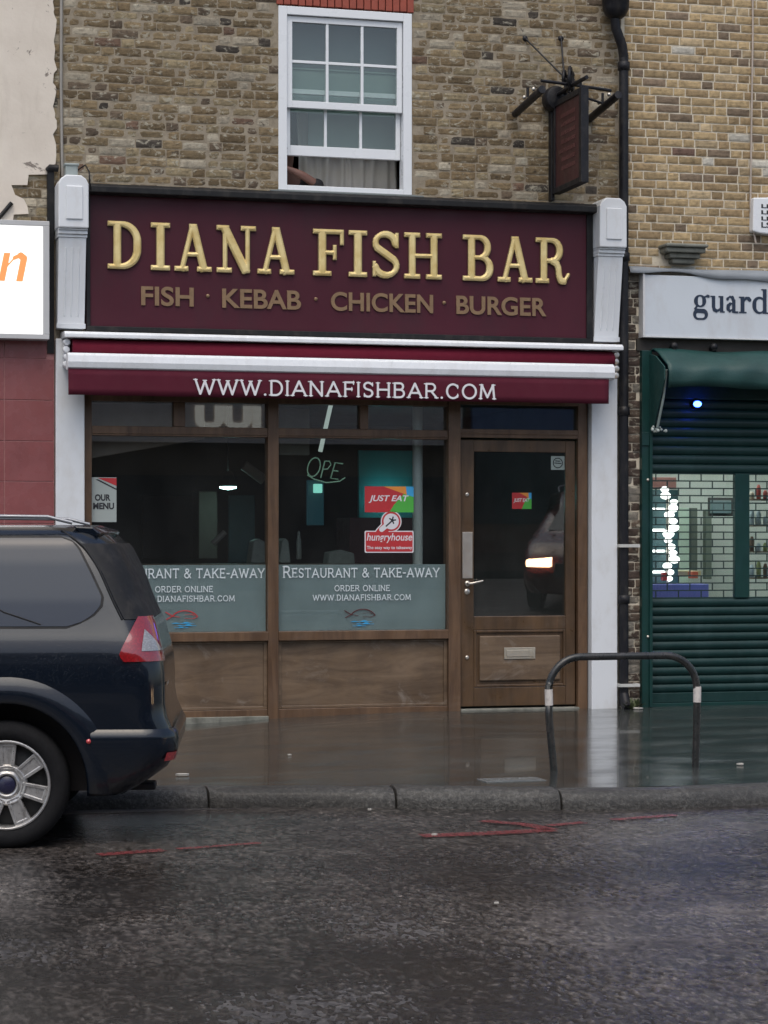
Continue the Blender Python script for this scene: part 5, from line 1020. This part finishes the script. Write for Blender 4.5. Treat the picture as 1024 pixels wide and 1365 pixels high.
def make_car(label, cat, front_lit=False):
    car = thing('parked_car', label, cat, (0, 0, 0)); parts = []
    m = MB(); rings = [plan(z) for z in ZP]; k = len(rings[0])
    for z, r in zip(ZP, rings): m.v += [(x, y, z) for x, y in r]
    for i in range(len(ZP)-1):
        for j in range(k): m.f.append((i*k+j, i*k+(j+1) % k, (i+1)*k+(j+1) % k, (i+1)*k+j)); m.c.append((1, 1, 1)); m.mi.append(0); m.sm.append(True)
    m.f.append(tuple(range(k-1, -1, -1))); m.f.append(tuple(range((len(ZP)-1)*k, len(ZP)*k))); m.c += [(1, 1, 1)]*2; m.mi += [0, 0]; m.sm += [False, True]
    body = ob('body', m, M_car, car)
    cut = MB()
    for wx in (0, -2.85):
        for ya, yb in ((-.2, .34), (W-.34, W+.2)):
            prof = [(wx+.43*math.cos(a), .335+.43*math.sin(a)) for a in np.linspace(0, 2*PI, 40, endpoint=False)]; cut.prism(prof, ya, yb)
    co = ob('cutter', cut, M_dark); bo = body.modifiers.new('b', 'BOOLEAN'); bo.object = co; bo.operation = 'DIFFERENCE'; bo.solver = 'EXACT'; bpy.context.view_layer.update()
    me = bpy.data.meshes.new_from_object(body.evaluated_get(bpy.context.evaluated_depsgraph_get())); body.modifiers.clear(); body.data = me; bpy.data.objects.remove(co)
    me.materials.clear(); me.materials.append(M_car); me.materials.append(M_dark)
    for p in me.polygons:
        c = p.center; 
        for wx in (0, -2.85):
            if math.hypot(c.x-wx, c.z-.335) < .432 and c.z < 1: p.material_index = 1; p.use_smooth = False
        if c.z < .275: p.material_index = 1
    # wheel arch flare (near side and far side)
    for ys in (0, 1):
        for wx in (0, -2.85):
            m = MB(); vs = []; A_ = np.linspace(math.radians(-6), math.radians(186), 40); rr = [.427, .432, .445, .50, .545, .575]; oo = [.0, .022, .03, .024, .010, -.004]
            for a in A_:
                for r_, of in zip(rr, oo):
                    x = wx+r_*math.cos(a); z = .335+r_*math.sin(a); z_ = max(z, .28); yv = INS(z_)-of
                    if wx == 0 and x > XR(z_)-RC(z_): yv = side(z_, sx_(z_, x), of)[1]
                    vs.append((x, yv if ys == 0 else W-yv, z_))
            kk = len(rr); m.add(vs, [(i*kk+j, i*kk+j+1, (i+1)*kk+j+1, (i+1)*kk+j) for i in range(len(A_)-1) for j in range(kk-1)], smooth=True)
            ob('wheel_arch', m, M_car, car)
    # side windows
    wtop, wbot = 1.63, 1.165
    def wr(z, g=0): return sx_(z, float(np.interp(z, [1.16, 1.18, 1.22, 1.27, 1.32, 1.45, 1.57, 1.615, 1.635], [.30, .38, .45, .495, .50, .435, .37, .33, .26]))+g)
    zl = np.linspace(wbot-.012, wtop+.012, 22); ob('window_seal', patch(zl, lambda z: -2.6, lambda z: wr(min(max(z, 1.16), 1.635), .014), .004, 40), M_black, car)
    zl = np.linspace(wbot, wtop, 22); wn = ob('side_window', patch(zl, lambda z: -2.58, lambda z: wr(z), .007, 40), M_carglass, car)
    m = MB(); m.tube([side(z, sx_(z, x), .009) for z, x in ((1.30, -.12), (1.24, -.02), (1.175, .18))], .004, 6); ob('divider', m, M_black, wn)
    # hatch: rear glass, D pillar seam, spoiler
    zl = np.linspace(1.20, 1.60, 16); ob('rear_window', patch(zl, lambda z: .055, lambda z: RC(z)*1.57+1.0, .006, 24), M_black, car)
    m = MB(); m.tube([side(z, float(np.interp(z, [1.2, 1.66], [.045, .05])), .004) for z in np.linspace(1.20, 1.67, 12)], .006, 6); ob('hatch_seam', m, M_black, car)
    m = MB(); vs = []
    for j in range(13):
        y = .30+(W-.6)*j/12; e = abs(j-6)/6; vs += [(.33, y, 1.703-.01*e), (.44, y, 1.70-.012*e), (.55-.07*e*e, y, 1.67-.015*e), (.53-.07*e*e, y, 1.645-.01*e), (.40, y, 1.63)]
    m.add(vs, [(i*5+j, i*5+(j+1) % 5, (i+1)*5+(j+1) % 5, (i+1)*5+j) for i in range(12) for j in range(5)]+[tuple(range(5)), tuple(range(64, 59, -1))], smooth=False); ob('spoiler', m, M_car, car, bevel=.008)
    # tail lamps
    zl = np.linspace(.98, 1.215, 14); L = lambda z: sx_(z, float(np.interp(z, [.965, .975, 1.01, 1.03, 1.215], [.67, .63, .60, .605, .69])))
    tl = ob('tail_light', patch(zl, L, lambda z: RC(z)*1.57+.06, .009, 16), M_taill, car)
    zl = np.linspace(1.035, 1.15, 8); ob('clear_lens', patch(zl, lambda z: L(z)+float(np.interp(z, [1.035, 1.06, 1.15], [.11, .10, .075])), lambda z: RC(z)*float(np.interp(z, [1.035, 1.15], [1.4, .75])), .012, 10), M_tailw, tl)
    # bumper
    m = MB(); zb_ = [.29, .34, .42, .50, .57, .60, .625]; of = [.004, .012, .018, .024, .026, .022, .002]; ss = list(np.linspace(-.34, .0, 5))+list(np.linspace(.03, .17*1.57+1.2, 30)); vs = []
    for z, o_ in zip(zb_, of):
        for s_ in ss: vs.append(side(z, max(s_, sx_(z, .45)) if s_ < 0 else s_, o_))
    kk = len(ss); m.add(vs, [(i*kk+j, i*kk+j+1, (i+1)*kk+j+1, (i+1)*kk+j) for i in range(len(zb_)-1) for j in range(kk-1)], smooth=True); bp = ob('bumper', m, M_car, car)
    zl = [.455, .475, .5]; ob('reflector', patch(zl, lambda z: .13, lambda z: .30, .029, 6), M_reflector, bp)
    m = MB(); m.box(.62, .78, .35, .5, .27, .31); ob('exhaust_bracket', m, M_blackm, bp, bevel=.01)
    m = MB(); x, y, z = side(.565, sx_(.565, .44), .0); m.lathe([(.001, -.012), (.012, -.01), (.015, .004)], x, y-.02, z, n=10); ob('parking_sensor', m, M_reflector, car)
    # chrome strip on the hatch
    zl = [.845, .86]; ob('badge_strip', patch(zl, lambda z: RC(z)*1.57+.0, lambda z: RC(z)*1.57+.25, .008, 6), M_steel, car)
    for ys in (.25, W-.25):
        m = MB(); m.tube([(-2.0, ys+.04, 1.66), (-1.8, ys, 1.73), (-.5, ys-.02, 1.75), (.2, ys, 1.742), (.33, ys+.02, 1.71)], .010, 8); ob('roof_rail', m, pm('satin_rail', (.30, .31, .33), .4, metal=.6), car)
    # wheels
    def wheel(wx, flip):
        m = MB(); c = (wx, 0, .335); yy = lambda v: (W-v) if flip else v; hub = thing
        prof = [(.235, .035), (.245, .015), (.28, .008), (.305, .012), (.325, .03), (.333, .06), (.333, .18), (.325, .21), (.28, .225), (.235, .22)]
        vs = MB(); vs.lathe([(r_, yy(h)) for r_, h in prof], wx, 0, .335, n=64); t = ob('wheel', vs, M_rubber, car)
        m = MB(); m.lathe([(r_, yy(h)) for r_, h in ((.238, .035), (.236, .022), (.226, .02), (.219, .03), (.215, .19))], wx, 0, .335, n=56)
        for k in range(7):
            a0 = math.radians(88-k*360/7); ca, sa = math.cos(a0), math.sin(a0)
            for u0, u1, w0, w1, y0, y1 in ((.08, .222, .036, .046, .040, .075), (.085, .205, .012, .022, .036, .0405)):
                if (u0, u1) == (.085, .205): continue
                q = [(u0, -w0), (u1, -w1), (u1, w1), (u0, w0)]; q2 = [(u0+.005, -w0*.55), (u1-.02, -w1*.6), (u1-.02, w1*.6), (u0+.005, w0*.55)]
                P_ = lambda u, v, y: (wx+u*ca-v*sa, yy(y), .335+u*sa+v*ca); vsx = [P_(u, v, y1) for u, v in q]+[P_(u, v, y0) for u, v in q]+[P_(u, v, y0) for u, v in q2]+[P_(u, v, y0+.008) for u, v in q2]
                m.add(vsx, [(0, 1, 5, 4), (1, 2, 6, 5), (2, 3, 7, 6), (3, 0, 4, 7), (4, 5, 9, 8), (5, 6, 10, 9), (6, 7, 11, 10), (7, 4, 8, 11), (8, 9, 13, 12), (9, 10, 14, 13), (10, 11, 15, 14), (11, 8, 12, 15), (12, 13, 14, 15)])
        m.lathe([(r_, yy(h)) for r_, h in ((.112, .07), (.11, .05), (.10, .038), (.075, .05), (.062, .036), (.052, .04), (.047, .058))], wx, 0, .335, n=36); ob('rim', m, M_alloy, t, bevel=.002)
        m = MB(); m.lathe([(r_, yy(h)) for r_, h in ((.047, .05), (.03, .04), (.001, .038))], wx, 0, .335, n=28); ob('hub_cap', m, pm('dark_blue_cap', (.02, .02, .05), .25), t)
        m = MB(); m.lathe([(r_, yy(h)) for r_, h in ((.219, .12), (.16, .10), (.001, .10))], wx, 0, .335, n=40); ob('brake_disc', m, M_darkhub, t)
    for wx in (0, -2.85):
        for fl in (False, True): wheel(wx, fl)
    # front end: windscreen, bonnet lamps, grille
    m = MB(); vs = []
    for z in np.linspace(1.14, 1.6, 8):
        for j in range(9): y = INS(z)+.2+(W-2*INS(z)-.4)*j/8; vs.append((XFR(z)-.006-.0*j, y, z))
    m.add(vs, [(i*9+j, i*9+j+1, (i+1)*9+j+1, (i+1)*9+j) for i in range(7) for j in range(8)], smooth=True); ob('windscreen', m, M_carglass, car)
    m = MB(); m.box(-3.80, -3.70, .5, W-.5, .52, .72); ob('front_grille', m, M_plastic, car, bevel=.01)
    for ya, yb in ((.10, .46), (W-.46, W-.10)):
        m = MB(); m.prism([(ya, .66), (yb, .66), (yb, .80), (ya, .76)], -3.82, -3.6, axis='x'); ob('headlight', m, emit('warm_headlight', (1, .62, .3), 26) if front_lit else M_tailw, car, bevel=.02)
    return car
car = make_car('dark blue people carrier parked at the kerb, its rear half at the left edge', 'car')
car.location = (-3.85, -6.46, -.18); car.rotation_euler = (0, 0, math.radians(-12)); car.scale = (1, 1, 1.02)
# a second vehicle across the road, seen mirrored in the door glass
car2 = copy_tree(car); car2['label'] = 'dark red people carrier with lit headlights across the road, mirrored in the door glass'
M_redcar = pm('dark_red_car_paint', (.10, .012, .010), .25, .05, 3, coat=.6, bump=0)
for ch in car2.children:
    if ch.name.startswith(('body', 'wheel_arch')): ch.data = ch.data.copy(); ch.data.materials[0] = M_redcar
    if ch.name.startswith('headlight'): ch.data = ch.data.copy(); ch.data.materials[0] = emit('warm_headlight', (1, .66, .36), 16)
car2.location = (6.85, -14.6, -.18); car2.rotation_euler = (0, 0, math.radians(-62)); car2.scale = (1.0, 1.0, 1.0)
car['group'] = car2['group'] = 'people carriers in the street'
# ------------------------------------------------------------------ opposite terrace (behind the camera, seen in reflections)
def terrace(x0, x1, hgt, mt, lab, fcol):
    t = thing('terrace_building', lab, 'building', ((x0+x1)/2, -23.5, 0), 'buildings across the street'); m = MB(); y = -23.2
    m.box(x0, x1, y-6, y, 3.4, hgt); m.box(x0, x1, y-6, y-.4, -.1, 3.4); ob('wall', m, mt, t)
    m = MB(); m.box(x0+.1, x1-.1, y+.001, y+.14, 3.3, 4.15); ob('fascia', m, pm('opposite_fascia', tuple(min(.8, c*1.7) for c in fcol), .5), t, bevel=.01)
    n = int((x1-x0)/2)
    for i in range(n):
        cx = x0+(x1-x0)*(i+.5)/n
        for zc in (5.1,):
            if zc+1 > hgt: continue
            m = MB()
            for q in ((cx-.5, cx-.42, zc-.7, zc+.7), (cx+.42, cx+.5, zc-.7, zc+.7), (cx-.42, cx+.42, zc-.7, zc-.62), (cx-.42, cx+.42, zc+.62, zc+.7), (cx-.42, cx+.42, zc-.03, zc+.03)): m.box(q[0], q[1], y+.001, y+.05, q[2], q[3])
            w_ = ob('window', m, M_whitepl, t); ob('pane', MB().box(cx-.42, cx+.42, y+.002, y+.01, zc-.62, zc+.62), M_carglass, w_)
    m = MB(); m.box(x0+.3, x1-.3, y-.39, y-.33, .5, 2.7); ob('shop_window', m, M_carglass, t)
link('lettering', wordmesh('UUJ', fx(262, 23.0), fx(350, 23.0), 3.45, 4.0, -23.02, .02, .06), emit('dim_lit_lettering', (.8, .78, .72), .9), None); tag(bpy.data.objects['lettering.%03d' % max([int(o.name[-3:]) for o in bpy.data.objects if o.name.startswith('lettering.')])], 'pale lit letters of a shop sign across the street, mirrored in the transom glass', 'sign lettering')
Mop = pm('opposite_brick', (.16, .11, .075), .85, .3, 3)
terrace(-16, -7, 6.4, Mop, 'brown brick terrace building across the street, leftmost', (.4, .35, .3)); terrace(-7, 0, 6.0, pm('opposite_render', (.35, .32, .28), .8, .2, 2), 'grey rendered building across the street', (.25, .05, .05))
terrace(0, 8, 6.4, Mop, 'brown brick terrace building across the street, right of the rendered one', (.45, .38, .33)); terrace(8, 18, 6.1, pm('opposite_brick_red', (.2, .09, .06), .85, .3, 3), 'red brick terrace building across the street, rightmost', (.1, .12, .2))
# ------------------------------------------------------------------ small debris
M_leaf = pm('pale_litter', (.42, .40, .36), .7, .2, 20)
rq = random.Random(12)
for i, (x, y, s_, lab) in enumerate(((fx(240, -4), -4.1, .05, 'pale scrap of litter on the pavement behind the car'), (1.25, -4.55, .035, 'white scrap beside the right foot of the bicycle hoop'), (fx(386, -3), -3.0, .018, 'tiny pale scrap in the middle of the pavement'), (2.22, -.24, .05, 'scrap of white rubbish at the foot of the drainpipe'), (-1.55, -5.35, .02, 'tiny pale scrap in the gutter'), (-1.5, -6.57, .02, 'white fleck at the end of the red line on the road'), (-1.9, -8.9, .014, 'white fleck on the road in the foreground'))):
    z = pav_z(x, y)+.004 if y > kerb_y(x) else -.169; m = MB(); pl = [(x+s_*(.6+.5*rq.random())*math.cos(a), y+s_*(.4+.5*rq.random())*math.sin(a)) for a in np.linspace(0, 2*PI, 8, endpoint=False)]
    m.prism(pl, z, z+.006+s_*.15, axis='z'); tag(ob('litter', m, M_leaf, bevel=.001), lab, 'litter')
x, y = fx(682, -4.95), -4.95; z = pav_z(x, y); m = MB(); m.box(x-.2, x+.2, y-.1, y+.1, z-.02, z+.004); m.box(x-.17, x+.17, y-.08, y+.08, z+.0041, z+.007); tag(ob('service_cover', m, pm('wet_grey_cover', (.16, .17, .17), .2, .3, 12, bump=.3), bevel=.003), 'small pale grey service cover in the pavement near the kerb', 'cover')
def weed(x, y, s_, lab):
    m = MB(); z = pav_z(x, y)
    for i in range(34):
        a = rq.uniform(0, 2*PI); L = s_*rq.uniform(.4, 1); e = rq.uniform(.3, 1.2); d = Vector((math.cos(a)*math.cos(e), math.sin(a)*math.cos(e), math.sin(e)))*L; q = Vector((-math.sin(a), math.cos(a), 0))*L*.16; b = Vector((x+rq.uniform(-.05, .05), y+rq.uniform(-.02, .02), z))
        m.add([b, b+d*.5+q, b+d, b+d*.5-q], [(0, 1, 2, 3)])
    tag(ob('weed', m, pm('dull_weed', (.06, .075, .03), .7, .4, 20), recalc=False), lab, 'weed')
weed(2.2, -.2, .13, 'small weed growing at the foot of the drainpipe');
